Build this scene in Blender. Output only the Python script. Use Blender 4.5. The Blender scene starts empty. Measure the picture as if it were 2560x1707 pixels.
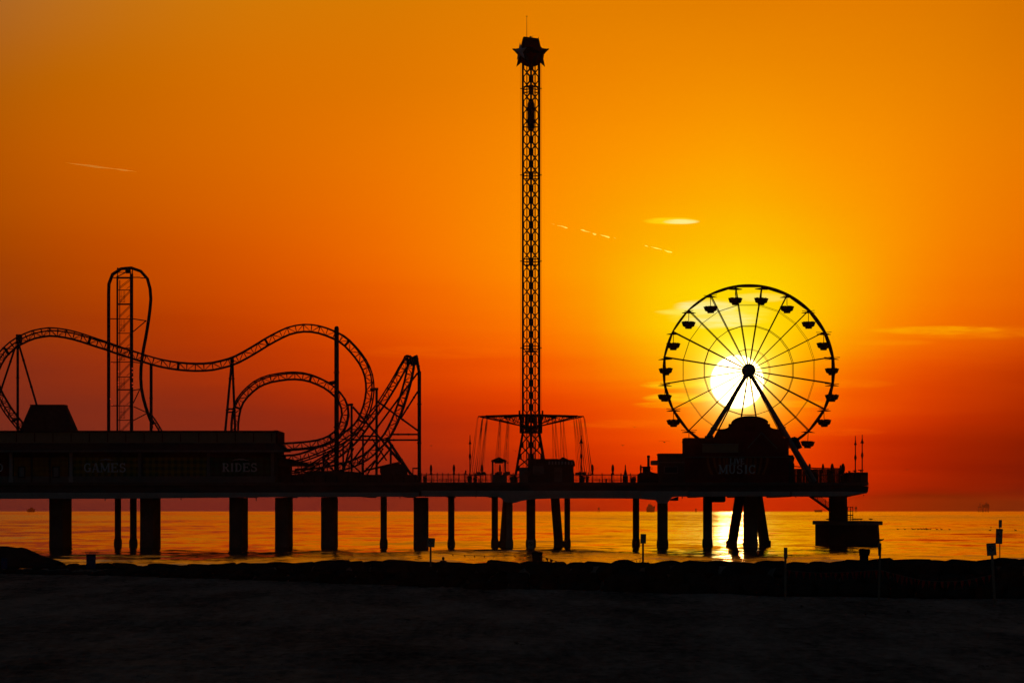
import bpy, bmesh, math, random
from mathutils import Vector, Matrix, noise
sc = bpy.context.scene
COL = sc.collection
R = math.radians
F = 9750.0          # focal length in photograph pixels
EYE = 5.8           # the camera stands on the sea wall
HZ = 1276.0
# ------------------------------------------------------------------ camera
cam = bpy.data.cameras.new('camera')
cam.sensor_width = 36.0
cam.lens = F / 2560.0 * 36.0
cam.shift_y = (HZ - 853.5) / 2560.0
cam.clip_start = 1.0
cam.clip_end = 400000.0
camo = bpy.data.objects.new('camera', cam)
camo.location = (0, 0, EYE)
camo.rotation_euler = (R(90), 0, 0)
COL.objects.link(camo)
sc.camera = camo
# ------------------------------------------------------------------ colour management
sc.view_settings.view_transform = 'Standard'
sc.view_settings.look = 'None'
sc.view_settings.exposure = 0.0
sc.view_settings.gamma = 1.0
sc.cycles.max_bounces = 5
sc.cycles.diffuse_bounces = 2
sc.cycles.glossy_bounces = 2
sc.cycles.volume_bounces = 0
sc.cycles.transparent_max_bounces = 16
sc.cycles.sample_clamp_indirect = 6.0
sc.cycles.sample_clamp_direct = 40.0
# ------------------------------------------------------------------ sun
SUN_AZ = math.degrees(math.atan((1843 - 1280) / F))
SUN_EL = math.degrees(math.atan((HZ - 955) / F))
SUN_DIR = Vector((math.sin(R(SUN_AZ)) * math.cos(R(SUN_EL)), math.cos(R(SUN_AZ)) * math.cos(R(SUN_EL)), math.sin(R(SUN_EL))))
sl = bpy.data.lights.new('sun', 'SUN')
sl.energy = 0.38
sl.angle = R(0.55)
sl.color = (1.0, 0.42, 0.10)
so = bpy.data.objects.new('sun', sl)
so.rotation_euler = (-SUN_DIR).to_track_quat('-Z', 'Y').to_euler()
so.location = (60, 900, 200)
COL.objects.link(so)
# ------------------------------------------------------------------ sky
w = bpy.data.worlds.new('World')
sc.world = w
w.use_nodes = True
NT = w.node_tree
NT.nodes.clear()

def s2l(c):
    c = max(0.0, c) / 255.0
    return c / 12.92 if c <= 0.04045 else ((c + 0.055) / 1.055) ** 2.4

class G:
    """small helper for building shader node graphs"""
    def __init__(s, tree): s.t = tree
    def n(s, kind, **kw):
        nd = s.t.nodes.new(kind)
        for k, v in kw.items(): setattr(nd, k, v)
        return nd
    def put(s, sock, v):
        if hasattr(v, 'is_linked') or isinstance(v, bpy.types.NodeSocket): s.t.links.new(v, sock)
        else: sock.default_value = v
    def m(s, op, a, b=0.0, c=None, clamp=False):
        nd = s.n('ShaderNodeMath', operation=op, use_clamp=clamp)
        s.put(nd.inputs[0], a); s.put(nd.inputs[1], b)
        if c is not None: s.put(nd.inputs[2], c)
        return nd.outputs[0]
    def mr(s, v, a, b, c=0.0, d=1.0, smooth=False):
        nd = s.n('ShaderNodeMapRange', clamp=True)
        if smooth: nd.interpolation_type = 'SMOOTHSTEP'
        s.put(nd.inputs[0], v)
        for i, q in enumerate((a, b, c, d)): s.put(nd.inputs[1 + i], q)
        return nd.outputs[0]
    def mix(s, fac, a, b, blend='MIX'):
        nd = s.n('ShaderNodeMix', data_type='RGBA', blend_type=blend)
        s.put(nd.inputs[0], fac); s.put(nd.inputs[6], a); s.put(nd.inputs[7], b)
        return nd.outputs[2]
    def xyz(s, x, y, z=0.0):
        nd = s.n('ShaderNodeCombineXYZ')
        s.put(nd.inputs[0], x); s.put(nd.inputs[1], y); s.put(nd.inputs[2], z)
        return nd.outputs[0]
    def noise(s, vec, scale, detail=3.0, rough=0.5, out=0):
        nd = s.n('ShaderNodeTexNoise')
        s.put(nd.inputs['Vector'], vec)
        nd.inputs['Scale'].default_value = scale
        nd.inputs['Detail'].default_value = detail
        nd.inputs['Roughness'].default_value = rough
        return nd.outputs[out]

# colours of the dawn sky by bearing (columns, degrees) and height (rows, degrees)
ROWS_PY = [0, 200, 400, 600, 700, 800, 900, 1000, 1100, 1200, 1276]
COLS = {
 -420: [(120,80,52),(122,74,40),(122,66,30),(112,54,26),(106,50,26),(98,46,28),(90,42,28),(82,40,30),(76,38,31),(70,37,32),(64,36,33)],
 0:    [(174,104,36),(180,95,10),(184,86,0),(172,72,0),(160,62,4),(148,54,10),(136,46,18),(124,43,24),(110,42,28),(98,41,29),(86,38,32)],
 320:  [(196,113,18),(200,104,0),(204,97,0),(196,80,0),(186,70,0),(172,58,2),(158,50,10),(138,44,18),(122,42,25),(108,41,28),(94,38,32)],
 640:  [(210,119,6),(216,112,0),(220,106,0),(218,92,0),(212,80,0),(199,66,0),(182,53,4),(154,43,13),(134,41,21),(117,40,27),(102,38,31)],
 960:  [(216,121,2),(224,118,0),(236,118,0),(240,110,0),(238,100,0),(228,84,0),(214,66,0),(188,49,4),(154,40,14),(136,39,20),(122,37,26)],
 1280: [(224,125,0),(236,128,0),(249,135,0),(255,138,0),(255,132,0),(252,116,0),(245,92,0),(228,65,0),(195,46,2),(166,39,12),(150,36,18)],
 1480: [(226,126,0),(240,134,0),(253,146,0),(255,156,0),(255,158,0),(255,146,0),(252,120,0),(244,86,0),(222,58,0),(196,44,2),(178,39,8)],
 1660: [(226,126,0),(242,138,0),(255,154,0),(255,178,0),(255,196,0),(255,200,0),(255,172,0),(255,122,0),(245,80,0),(222,52,0),(202,43,0)],
 1850: [(226,125,0),(242,140,0),(255,160,0),(255,188,0),(255,210,0),(255,222,0),(255,220,0),(255,176,0),(254,104,0),(232,58,0),(214,47,0)],
 2040: [(227,125,0),(240,137,0),(254,152,0),(255,172,0),(255,188,0),(255,188,0),(255,158,0),(253,110,0),(236,70,0),(210,46,0),(196,40,0)],
 2220: [(225,123,0),(237,133,0),(250,143,0),(254,150,0),(254,148,0),(253,138,0),(247,106,0),(230,72,0),(204,48,0),(176,35,0),(162,32,2)],
 2400: [(220,120,0),(231,127,0),(242,131,0),(246,128,0),(245,120,0),(241,107,0),(226,80,0),(198,52,0),(168,37,0),(146,28,1),(133,27,6)],
 2560: [(212,114,0),(224,120,0),(234,122,0),(236,115,0),(234,106,0),(226,92,0),(205,66,0),(172,42,0),(146,31,0),(129,26,4),(119,26,10)],
 3000: [(165,88,10),(170,86,6),(172,82,4),(168,72,4),(160,64,5),(148,54,8),(130,42,10),(114,34,12),(100,30,15),(90,28,18),(84,27,20)],
}
def catmull(ts, vs, t):
    n = len(ts)
    if t <= ts[0]: return vs[0]
    if t >= ts[-1]: return vs[-1]
    i = max(k for k in range(n - 1) if ts[k] <= t)
    t0, t1 = ts[i], ts[i + 1]
    h = t1 - t0
    u = (t - t0) / h
    def slope(k):
        if k <= 0: return (vs[1] - vs[0]) / (ts[1] - ts[0])
        if k >= n - 1: return (vs[-1] - vs[-2]) / (ts[-1] - ts[-2])
        return (vs[k + 1] - vs[k - 1]) / (ts[k + 1] - ts[k - 1])
    m0, m1 = slope(i) * h, slope(i + 1) * h
    return (2*u**3 - 3*u*u + 1) * vs[i] + (u**3 - 2*u*u + u) * m0 + (-2*u**3 + 3*u*u) * vs[i+1] + (u**3 - u*u) * m1

HZD, HZG = 7.0e-6, 0.77          # density and forward scattering of the haze
HZC = (1.0, 0.26, 0.05)
def air_light(az, el, ch):
    """sunlight the haze adds along a view ray; the sky behind it is that much darker"""
    v = Vector((math.sin(R(az)) * math.cos(R(el)), math.cos(R(az)) * math.cos(R(el)), math.sin(R(el))))
    c = min(1.0, v.dot(SUN_DIR))
    ph = (1 - HZG * HZG) / (4 * math.pi * (1 + HZG * HZG - 2 * HZG * c) ** 1.5)
    path = min(32000.0, 90.0 / math.sin(R(max(el, 0.02))))
    return HZD * path * ph * sl.energy * sl.color[ch] * HZC[ch]

def build_world():
    g = G(NT)
    tc = g.n('ShaderNodeTexCoord')
    sep = g.n('ShaderNodeSeparateXYZ')
    NT.links.new(tc.outputs['Generated'], sep.inputs[0])
    x, y, z = sep.outputs
    az = g.m('MULTIPLY', g.m('ARCTAN2', x, y), 180 / math.pi)
    el = g.m('MULTIPLY', g.m('ARCSINE', z), 180 / math.pi)
    # slow drifting strata bend the colour bands a little
    strata = g.noise(g.xyz(g.m('MULTIPLY', az, 0.16), g.m('MULTIPLY', el, 1.7), 3.1), 1.0, 4.0, 0.55)
    lowmask = g.mr(el, 0.2, 5.0, 1.0, 0.15)
    el2 = g.m('ADD', el, g.m('MULTIPLY', g.m('MULTIPLY', g.m('SUBTRACT', strata, 0.5), 1.15), lowmask))
    ELMIN, ELMAX = -1.0, 16.0
    fac = g.mr(el2, ELMIN, ELMAX)
    rows = [math.degrees(math.atan((HZ - p) / F)) for p in ROWS_PY]
    pxs = sorted(COLS)
    fine = []
    dense = [-420, -200, 0, 160, 320, 480, 640, 800, 960, 1120, 1280, 1380, 1480, 1570, 1660, 1755, 1850, 1945, 2040, 2130, 2220, 2310, 2400, 2560, 3000]
    for p in dense:
        col = []
        for r in range(len(ROWS_PY)):
            col.append(tuple(min(1.2, max(0.0, catmull(pxs, [s2l(COLS[q][r][ch]) for q in pxs], p))) for ch in range(3)))
        fine.append((math.degrees(math.atan((p - 1280) / F)), col))
    out = None
    for i, (a, col) in enumerate(fine):
        rp = g.n('ShaderNodeValToRGB')
        cr = rp.color_ramp
        cr.interpolation = 'LINEAR'
        els = [rows[-1], 0.12] + [0.35 * k for k in range(1, 21)] + [7.45]
        stops = []
        for e in els:
            stops.append((e, tuple(max(0.0, (0.25 * (q := max(0.0, catmull(rows[::-1], [c[ch] for c in col][::-1], e))) + 0.75 * max(0.0, q - air_light(a, e, ch))) if e > 1.0 else max(0.06 * q if (q := max(0.0, catmull(rows[::-1], [c[ch] for c in col][::-1], e))) else 0.0, q - 0.95 * air_light(a, e, ch))) for ch in range(3))))
        top = col[0]
        stops.append((9.5, tuple(0.86 * q for q in top)))
        stops.append((12.5, tuple(0.6 * top[k] + 0.4 * (0.16, 0.10, 0.06)[k] for k in range(3))))
        stops.append((16.0, tuple(0.3 * top[k] + 0.6 * (0.13, 0.09, 0.06)[k] for k in range(3))))
        while len(cr.elements) < len(stops): cr.elements.new(0.5)
        for k, (e, c) in enumerate(stops):
            cr.elements[k].position = (e - ELMIN) / (ELMAX - ELMIN)
        for k, (e, c) in enumerate(stops):
            cr.elements[k].color = (c[0], c[1], c[2], 1)
        NT.links.new(fac, rp.inputs[0])
        if out is None: out = rp.outputs[0]
        else: out = g.mix(g.mr(az, fine[i - 1][0], a), out, rp.outputs[0])
    # far from the glow the sky is a dim twilight
    sky = g.n('ShaderNodeTexSky', sky_type='NISHITA')
    sky.sun_disc = False
    sky.sun_elevation = R(SUN_EL)
    sky.sun_rotation = R(SUN_AZ)
    sky.air_density = 1.6
    sky.dust_density = 4.0
    dusk = g.mix(1.0, sky.outputs[0], (SKY_DIM * 0.70, SKY_DIM * 0.92, SKY_DIM * 1.4, 1), 'MULTIPLY')
    side = g.mr(g.m('ABSOLUTE', g.m('SUBTRACT', az, SUN_AZ)), 9.0, 30.0, 1.0, 0.0, True)
    high = g.mr(el, 9.0, 24.0, 1.0, 0.0, True)
    out = g.mix(g.m('MULTIPLY', side, high), dusk, out)
    # soft cloud streaks that the low sun lights from behind
    def px_el(p): return math.degrees(math.atan((HZ - p) / F))
    def px_az(p): return math.degrees(math.atan((p - 1280) / F))
    streak = g.noise(g.xyz(g.m('MULTIPLY', az, 1.0), g.m('MULTIPLY', el, 8.0), 0.7), 1.6, 5.0, 0.6)
    fine_n = g.noise(g.xyz(g.m('MULTIPLY', az, 3.0), g.m('MULTIPLY', el, 30.0), 5.7), 1.3, 4.0, 0.6)
    for (cx, cy, hw, hh, colr, amt, lo, hi) in CLOUDS:
        dx = g.m('DIVIDE', g.m('SUBTRACT', az, px_az(cx)), math.degrees(hw / F))
        dy = g.m('DIVIDE', g.m('SUBTRACT', el, px_el(cy)), math.degrees(hh / F))
        d = g.m('ADD', g.m('MULTIPLY', dx, dx), g.m('MULTIPLY', dy, dy))
        mk = g.mr(d, 0.0, 1.0, 1.0, 0.0, True)
        nn = g.m('ADD', g.m('MULTIPLY', streak, 0.6), g.m('MULTIPLY', fine_n, 0.4))
        mk = g.mr(g.m('MULTIPLY', nn, g.m('POWER', mk, 0.6)), lo - 0.04, hi + 0.10, 0.0, amt, True)
        out = g.mix(mk, out, tuple(s2l(q) for q in colr) + (1,))
    # the sun itself and its aureole
    vd = g.n('ShaderNodeVectorMath', operation='DOT_PRODUCT')
    NT.links.new(tc.outputs['Generated'], vd.inputs[0])
    vd.inputs[1].default_value = SUN_DIR
    ang = g.m('MULTIPLY', g.m('ARCCOSINE', g.m('MINIMUM', vd.outputs[1], 1.0)), 180 / math.pi)
    a2 = g.m('MULTIPLY', ang, ang)
    glow = g.m('MULTIPLY', g.m('POWER', 2.718, g.m('MULTIPLY', a2, -2.6)), 0.34)
    halo = g.m('MULTIPLY', g.m('POWER', 2.718, g.m('MULTIPLY', g.m('SUBTRACT', ang, 0.38), -9.0)), 0.75)
    halo = g.m('MINIMUM', halo, 1.0)
    disc = g.mr(ang, 0.365, 0.405, 1.0, 0.0, True)
    out = g.mix(1.0, out, g.mix(glow, (0, 0, 0, 1), (1.0, 0.75, 0.02, 1)), 'ADD')
    out = g.mix(1.0, out, g.mix(halo, (0, 0, 0, 1), (1.0, 0.95, 0.35, 1)), 'ADD')
    out = g.mix(disc, out, (SUN_L, SUN_L * 0.72, SUN_L * 0.28, 1))
    bg = g.n('ShaderNodeBackground')
    NT.links.new(out, bg.inputs[0])
    bg.inputs[1].default_value = 1.0
    wo = g.n('ShaderNodeOutputWorld')
    NT.links.new(bg.outputs[0], wo.inputs[0])
SKY_DIM = 0.026
SUN_L = 8.0
CLOUDS = [
 (1678, 553, 84, 11.5, (255,224,20), 0.8, 0.14, 0.44),
 (1702, 555, 56, 8, (255,242,150), 0.85, 0.18, 0.42),
 (1800, 786, 170, 50, (255,234,60), 0.75, 0.22, 0.52),
 (1765, 768, 105, 24, (255,243,160), 0.85, 0.24, 0.50),
 (1712, 781, 95, 12, (255,238,90), 0.7, 0.22, 0.50),
 (1800, 800, 130, 30, (255,240,150), 0.8, 0.26, 0.52),
 (1900, 745, 95, 16, (255,236,110), 0.6, 0.26, 0.52),
 (2340, 828, 210, 15, (255,190,0), 0.55, 0.24, 0.56),
 (2440, 833, 300, 26, (255,150,0), 0.42, 0.26, 0.58),
 (2220, 858, 150, 11, (255,165,0), 0.3, 0.26, 0.56),
 (1700, 962, 130, 15, (255,222,20), 0.6, 0.24, 0.52),
 (1700, 995, 120, 18, (255,218,20), 0.7, 0.24, 0.52),
 (1660, 1012, 110, 11, (255,170,0), 0.5, 0.26, 0.52),
 (1980, 1010, 140, 14, (255,176,0), 0.40, 0.26, 0.56),
 (2120, 960, 160, 16, (255,140,0), 0.3, 0.26, 0.56),
 (1560, 1060, 180, 16, (255,120,0), 0.3, 0.26, 0.56),
 (1130, 880, 320, 24, (255,120,0), 0.2, 0.26, 0.56),
 (2080, 1080, 180, 14, (255,110,0), 0.25, 0.26, 0.56),
]
build_world()
w.cycles.sampling_method = 'MANUAL'
w.cycles.sample_map_resolution = 4096
# ------------------------------------------------------------------ helpers
def PX(px, Y): return (px - 1280.0) * Y / F
def PZ(py, Y): return EYE - (py - HZ) * Y / F
def P(px, py, Y): return Vector((PX(px, Y), Y, PZ(py, Y)))
def S(n, Y): return n * Y / F

def tag(o, label=None, cat=None, group=None, kind=None):
    if label: o['label'] = label
    if cat: o['category'] = cat
    if group: o['group'] = group
    if kind: o['kind'] = kind
    return o

def thing(name, loc, label, cat, group=None):
    o = bpy.data.objects.new(name, None)
    o.location = loc
    o.empty_display_size = 0.2
    COL.objects.link(o)
    return tag(o, label, cat, group)

def origin_of(o):
    v = Vector((0, 0, 0))
    while o is not None:
        v += o.location
        o = o.parent
    return v

def dup(o, parent=None, loc=None):
    c = o.copy()
    COL.objects.link(c)
    c.parent = parent
    if loc is not None: c.location = loc
    for ch in [k for k in bpy.data.objects if k.parent == o]:
        dup(ch, c)
    return c

class MB:
    def __init__(s): s.v = []; s.f = []; s.sm = []
    def add(s, vs, fs, smooth=False):
        b = len(s.v)
        s.v.extend(Vector(q) for q in vs)
        for f in fs:
            s.f.append([b + i for i in f]); s.sm.append(smooth)
    def box(s, lo, hi):
        x0, y0, z0 = lo; x1, y1, z1 = hi
        s.add([(x0,y0,z0),(x1,y0,z0),(x1,y1,z0),(x0,y1,z0),(x0,y0,z1),(x1,y0,z1),(x1,y1,z1),(x0,y1,z1)],
              [(3,2,1,0),(4,5,6,7),(0,1,5,4),(1,2,6,5),(2,3,7,6),(3,0,4,7)])
        return s
    def bev(s, lo, hi, b=0.03):
        """box with chamfered vertical and top edges"""
        x0, y0, z0 = lo; x1, y1, z1 = hi
        def ring(i, z): return [(x0+b+i,y0+i,z),(x1-b-i,y0+i,z),(x1-i,y0+b+i,z),(x1-i,y1-b-i,z),(x1-b-i,y1-i,z),(x0+b+i,y1-i,z),(x0+i,y1-b-i,z),(x0+i,y0+b+i,z)]
        vs = ring(0, z0) + ring(0, z1 - b) + ring(b, z1)
        fs = [tuple(range(7, -1, -1)), tuple(range(16, 24))]
        for r in (0, 8):
            for i in range(8): fs.append((r+i, r+(i+1)%8, r+8+(i+1)%8, r+8+i))
        s.add(vs, fs); return s
    def beam(s, p, q, wx, wy, up=(0, 1, 0)):
        """rectangular bar; wy is its size along 'up'"""
        p, q, up = Vector(p), Vector(q), Vector(up)
        t = (q - p).normalized()
        a = t.cross(up)
        if a.length < 1e-4: a = t.cross(Vector((1, 0, 0)))
        a.normalize(); b = a.cross(t).normalized()
        a *= wx / 2; b *= wy / 2
        s.add([p-a-b,p+a-b,p+a+b,p-a+b,q-a-b,q+a-b,q+a+b,q-a+b],
              [(3,2,1,0),(4,5,6,7),(0,1,5,4),(1,2,6,5),(2,3,7,6),(3,0,4,7)])
        return s
    def tube(s, p, q, r, r2=None, n=8):
        p, q = Vector(p), Vector(q)
        r2 = r if r2 is None else r2
        t = (q - p)
        if t.length < 1e-6: return s
        t.normalize()
        a = t.orthogonal().normalized(); b = t.cross(a)
        vs = []
        for c, rr in ((p, r), (q, r2)):
            for i in range(n):
                an = 2 * math.pi * i / n
                vs.append(c + a * math.cos(an) * rr + b * math.sin(an) * rr)
        fs = [(i, (i+1) % n, n + (i+1) % n, n + i) for i in range(n)]
        s.add(vs, fs, True)
        s.add(vs[:n], [tuple(range(n-1, -1, -1))]); s.add(vs[n:], [tuple(range(n))])
        return s
    def poly(s, pts, r, n=8, closed=False):
        """tube along a polyline with mitred joints"""
        pts = [Vector(p) for p in pts]
        N = len(pts)
        vs = []
        ref = None
        for i, p in enumerate(pts):
            if closed: t = (pts[(i+1) % N] - pts[i-1])
            else: t = pts[min(i+1, N-1)] - pts[max(i-1, 0)]
            t.normalize()
            if ref is None: a = t.orthogonal().normalized()
            else:
                a = ref - t * ref.dot(t); a.normalize()
            ref = a; b = t.cross(a)
            rr = r[i] if isinstance(r, (list, tuple)) else r
            for k in range(n):
                an = 2 * math.pi * k / n
                vs.append(p + a * math.cos(an) * rr + b * math.sin(an) * rr)
        fs = []
        for i in range(N if closed else N - 1):
            j = (i + 1) % N
            for k in range(n): fs.append((i*n+k, i*n+(k+1)%n, j*n+(k+1)%n, j*n+k))
        if not closed:
            fs.append(tuple(range(n-1, -1, -1))); fs.append(tuple((N-1)*n + k for k in range(n)))
        s.add(vs, fs, True); return s
    def lathe(s, c, prof, n=14, smooth=True):
        """prof: (radius, height above c) from the bottom up"""
        c = Vector(c); vs = []
        for r, h in prof:
            for i in range(n):
                an = 2 * math.pi * i / n
                vs.append(c + Vector((math.cos(an) * r, math.sin(an) * r, h)))
        fs = []
        for k in range(len(prof) - 1):
            for i in range(n): fs.append((k*n+i, k*n+(i+1)%n, (k+1)*n+(i+1)%n, (k+1)*n+i))
        fs.append(tuple(range(n-1, -1, -1))); fs.append(tuple((len(prof)-1)*n + i for i in range(n)))
        s.add(vs, fs, smooth); return s
    def prism(s, xz, y0, y1):
        """polygon in the x-z plane, extruded from y0 to y1"""
        n = len(xz)
        ar = sum(xz[i][0]*xz[(i+1)%n][1] - xz[(i+1)%n][0]*xz[i][1] for i in range(n))
        if ar < 0: xz = xz[::-1]
        vs = [(x, y0, z) for x, z in xz] + [(x, y1, z) for x, z in xz]
        fs = [tuple(range(n)), tuple(range(2*n-1, n-1, -1))]
        for i in range(n):
            j = (i+1) % n
            fs.append((j, i, n+i, n+j))
        s.add(vs, fs); return s
    def extr(s, pts, vec):
        """planar polygon extruded along vec"""
        n = len(pts); pts = [Vector(p) for p in pts]; vec = Vector(vec)
        vs = pts + [p + vec for p in pts]
        fs = [tuple(range(n-1, -1, -1)), tuple(range(n, 2*n))]
        for i in range(n): fs.append((i, (i+1)%n, n+(i+1)%n, n+i))
        s.add(vs, fs); return s
    def ball(s, c, rx, ry=None, rz=None, n=12, m=8):
        ry = ry or rx; rz = rz or rx
        c = Vector(c); vs = [c + Vector((0, 0, -rz))]
        for j in range(1, m):
            ph = -math.pi/2 + math.pi*j/m
            for i in range(n):
                an = 2*math.pi*i/n
                vs.append(c + Vector((rx*math.cos(ph)*math.cos(an), ry*math.cos(ph)*math.sin(an), rz*math.sin(ph))))
        vs.append(c + Vector((0, 0, rz)))
        fs = [(0, 1+(i+1)%n, 1+i) for i in range(n)]
        for j in range(m-2):
            for i in range(n):
                a = 1+j*n; fs.append((a+i, a+(i+1)%n, a+n+(i+1)%n, a+n+i))
        L = len(vs)-1; a = 1+(m-2)*n
        fs += [(a+i, a+(i+1)%n, L) for i in range(n)]
        s.add(vs, fs, True); return s
    def build(s, name, mat, parent=None, loc=None):
        org = Vector(loc) if loc is not None else (origin_of(parent) if parent else Vector((0, 0, 0)))
        me = bpy.data.meshes.new(name)
        me.from_pydata([tuple(v - org) for v in s.v], [], s.f)
        me.polygons.foreach_set('use_smooth', s.sm)
        bm = bmesh.new(); bm.from_mesh(me)
        bmesh.ops.recalc_face_normals(bm, faces=bm.faces)
        bm.to_mesh(me); bm.free()
        me.update()
        if isinstance(mat, (list, tuple)):
            for q in mat: me.materials.append(q)
        else: me.materials.append(mat)
        o = bpy.data.objects.new(name, me)
        COL.objects.link(o)
        if parent:
            o.parent = parent
            if loc is not None: o.location = Vector(loc) - origin_of(parent)
        else: o.location = org
        return o

# ------------------------------------------------------------------ materials
def mat(name, col, rough=0.6, metal=0.0, vary=0.25, scale=1.5, bump=0.0, spec=0.35):
    m = bpy.data.materials.new(name); m.use_nodes = True
    t = m.node_tree; g = G(t)
    b = t.nodes['Principled BSDF']
    tc = g.n('ShaderNodeTexCoord')
    n1 = g.noise(tc.outputs['Object'], scale, 5.0, 0.6)
    n2 = g.noise(tc.outputs['Object'], scale * 7.3, 3.0, 0.6)
    f = g.m('ADD', g.m('MULTIPLY', n1, 0.65), g.m('MULTIPLY', n2, 0.35))
    k = g.mr(f, 0.3, 0.7)
    lo = tuple(c * (1 - vary) for c in col) + (1,)
    hi = tuple(min(1, c * (1 + vary)) for c in col) + (1,)
    t.links.new(g.mix(k, lo, hi), b.inputs['Base Color'])
    t.links.new(g.mr(n2, 0.3, 0.7, rough * 0.85, min(1, rough * 1.15)), b.inputs['Roughness'])
    b.inputs['Metallic'].default_value = metal
    b.inputs['Specular IOR Level'].default_value = spec if rough < 0.6 else 0.0
    if bump:
        bp = g.n('ShaderNodeBump'); bp.inputs['Strength'].default_value = bump
        bp.inputs['Distance'].default_value = 0.03
        t.links.new(f, bp.inputs['Height']); t.links.new(bp.outputs[0], b.inputs['Normal'])
    return m
M = {
 'concrete': mat('concrete', (0.30, 0.29, 0.27), 0.85, vary=0.3, scale=0.5, bump=0.4),
 'concrete_dark': mat('concrete_dark', (0.13, 0.125, 0.12), 0.85, vary=0.35, scale=0.5, bump=0.4),
 'girder': mat('girder', (0.42, 0.42, 0.42), 0.75, vary=0.2, scale=0.4),
 'fascia': mat('fascia', (0.10, 0.105, 0.12), 0.7, vary=0.3, scale=0.6),
 'steel_dark': mat('steel_dark', (0.05, 0.055, 0.07), 0.65, 0.0, vary=0.3),
 'steel_blue': mat('steel_blue', (0.06, 0.08, 0.12), 0.65, 0.0, vary=0.25),
 'steel_red': mat('steel_red', (0.12, 0.03, 0.025), 0.7, 0.0, vary=0.25),
 'steel_white': mat('steel_white', (0.55, 0.55, 0.55), 0.45, vary=0.15),
 'steel_grey': mat('steel_grey', (0.22, 0.22, 0.23), 0.5, vary=0.25),
 'chain': mat('chain', (0.12, 0.11, 0.10), 0.5, vary=0.2),
 'tub': mat('tub', (0.16, 0.05, 0.04), 0.4, vary=0.2),
 'canopy': mat('canopy', (0.14, 0.10, 0.06), 0.7, vary=0.2),
 'fabric': mat('fabric', (0.09, 0.06, 0.05), 0.9, vary=0.3, scale=4),
 'wood': mat('wood', (0.14, 0.09, 0.06), 0.8, vary=0.4, scale=2, bump=0.3),
 'roof': mat('roof', (0.07, 0.06, 0.06), 0.8, vary=0.3),
 'wall_tan': mat('wall_tan', (0.30, 0.26, 0.18), 0.8, vary=0.15),
 'wall_grey': mat('wall_grey', (0.20, 0.20, 0.20), 0.8, vary=0.2),
 'wall_dark': mat('wall_dark', (0.09, 0.085, 0.085), 0.8, vary=0.3),
 'wall_red': mat('wall_red', (0.16, 0.045, 0.04), 0.8, vary=0.25),
 'trim': mat('trim', (0.40, 0.40, 0.42), 0.6, vary=0.15),
 'letter': mat('letter', (0.62, 0.63, 0.68), 0.65, vary=0.08),
 'swag': mat('swag', (0.40, 0.14, 0.06), 0.8, vary=0.2),
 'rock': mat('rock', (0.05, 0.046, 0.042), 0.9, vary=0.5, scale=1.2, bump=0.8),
 'barrel_blue': mat('barrel_blue', (0.05, 0.10, 0.28), 0.6, vary=0.3, scale=3),
 'barrel_dark': mat('barrel_dark', (0.05, 0.05, 0.05), 0.7, vary=0.3, scale=3),
 'sign': mat('sign', (0.40, 0.40, 0.38), 0.6, vary=0.15),
 'sign_ink': mat('sign_ink', (0.04, 0.04, 0.05), 0.7, vary=0.2),
 'post': mat('post', (0.30, 0.24, 0.19), 0.9, vary=0.35, scale=3, bump=0.3),
 'pennant': mat('pennant', (0.45, 0.05, 0.05), 0.8, vary=0.2),
 'rope': mat('rope', (0.25, 0.22, 0.18), 0.9, vary=0.2),
 'skin': mat('skin', (0.25, 0.14, 0.09), 0.6, vary=0.1),
 'hair': mat('hair', (0.03, 0.02, 0.015), 0.7, vary=0.3, scale=20),
 'cloth': mat('cloth', (0.08, 0.08, 0.10), 0.9, vary=0.25, scale=8),
 'jeans': mat('jeans', (0.06, 0.08, 0.13), 0.9, vary=0.25, scale=8),
 'feather': mat('feather', (0.14, 0.13, 0.12), 0.8, vary=0.4, scale=8),
 'hull': mat('hull', (0.10, 0.09, 0.09), 0.6, vary=0.2, scale=0.1),
 'lens': mat('lens', (0.5, 0.5, 0.45), 0.3, vary=0.1),
}
def plaid(name, base, line, sc_):
    """painted check pattern on a wall panel"""
    m = bpy.data.materials.new(name); m.use_nodes = True
    t = m.node_tree; g = G(t); b = t.nodes['Principled BSDF']
    tc = g.n('ShaderNodeTexCoord'); sp = g.n('ShaderNodeSeparateXYZ')
    t.links.new(tc.outputs['Object'], sp.inputs[0])
    fx = g.m('LESS_THAN', g.m('FRACT', g.m('MULTIPLY', sp.outputs[0], sc_)), 0.5)
    fz = g.m('LESS_THAN', g.m('FRACT', g.m('MULTIPLY', sp.outputs[2], sc_)), 0.5)
    f = g.m('MULTIPLY', g.m('ADD', fx, fz), 0.5)
    n = g.noise(tc.outputs['Object'], 1.1, 4.0)
    c = g.mix(f, tuple(base) + (1,), tuple(line) + (1,))
    c = g.mix(g.mr(n, 0.3, 0.7, 0.0, 0.35), c, (0.05, 0.05, 0.05, 1))
    t.links.new(c, b.inputs['Base Color'])
    b.inputs['Roughness'].default_value = 0.8
    b.inputs['Specular IOR Level'].default_value = 0.0
    return m
M['check_yellow'] = plaid('check_yellow', (0.36, 0.28, 0.05), (0.10, 0.12, 0.06), 1.0)
M['check_green'] = plaid('check_green', (0.05, 0.16, 0.10), (0.03, 0.08, 0.06), 1.0)
M['check_orange'] = plaid('check_orange', (0.36, 0.20, 0.05), (0.28, 0.14, 0.04), 1.2)

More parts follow.
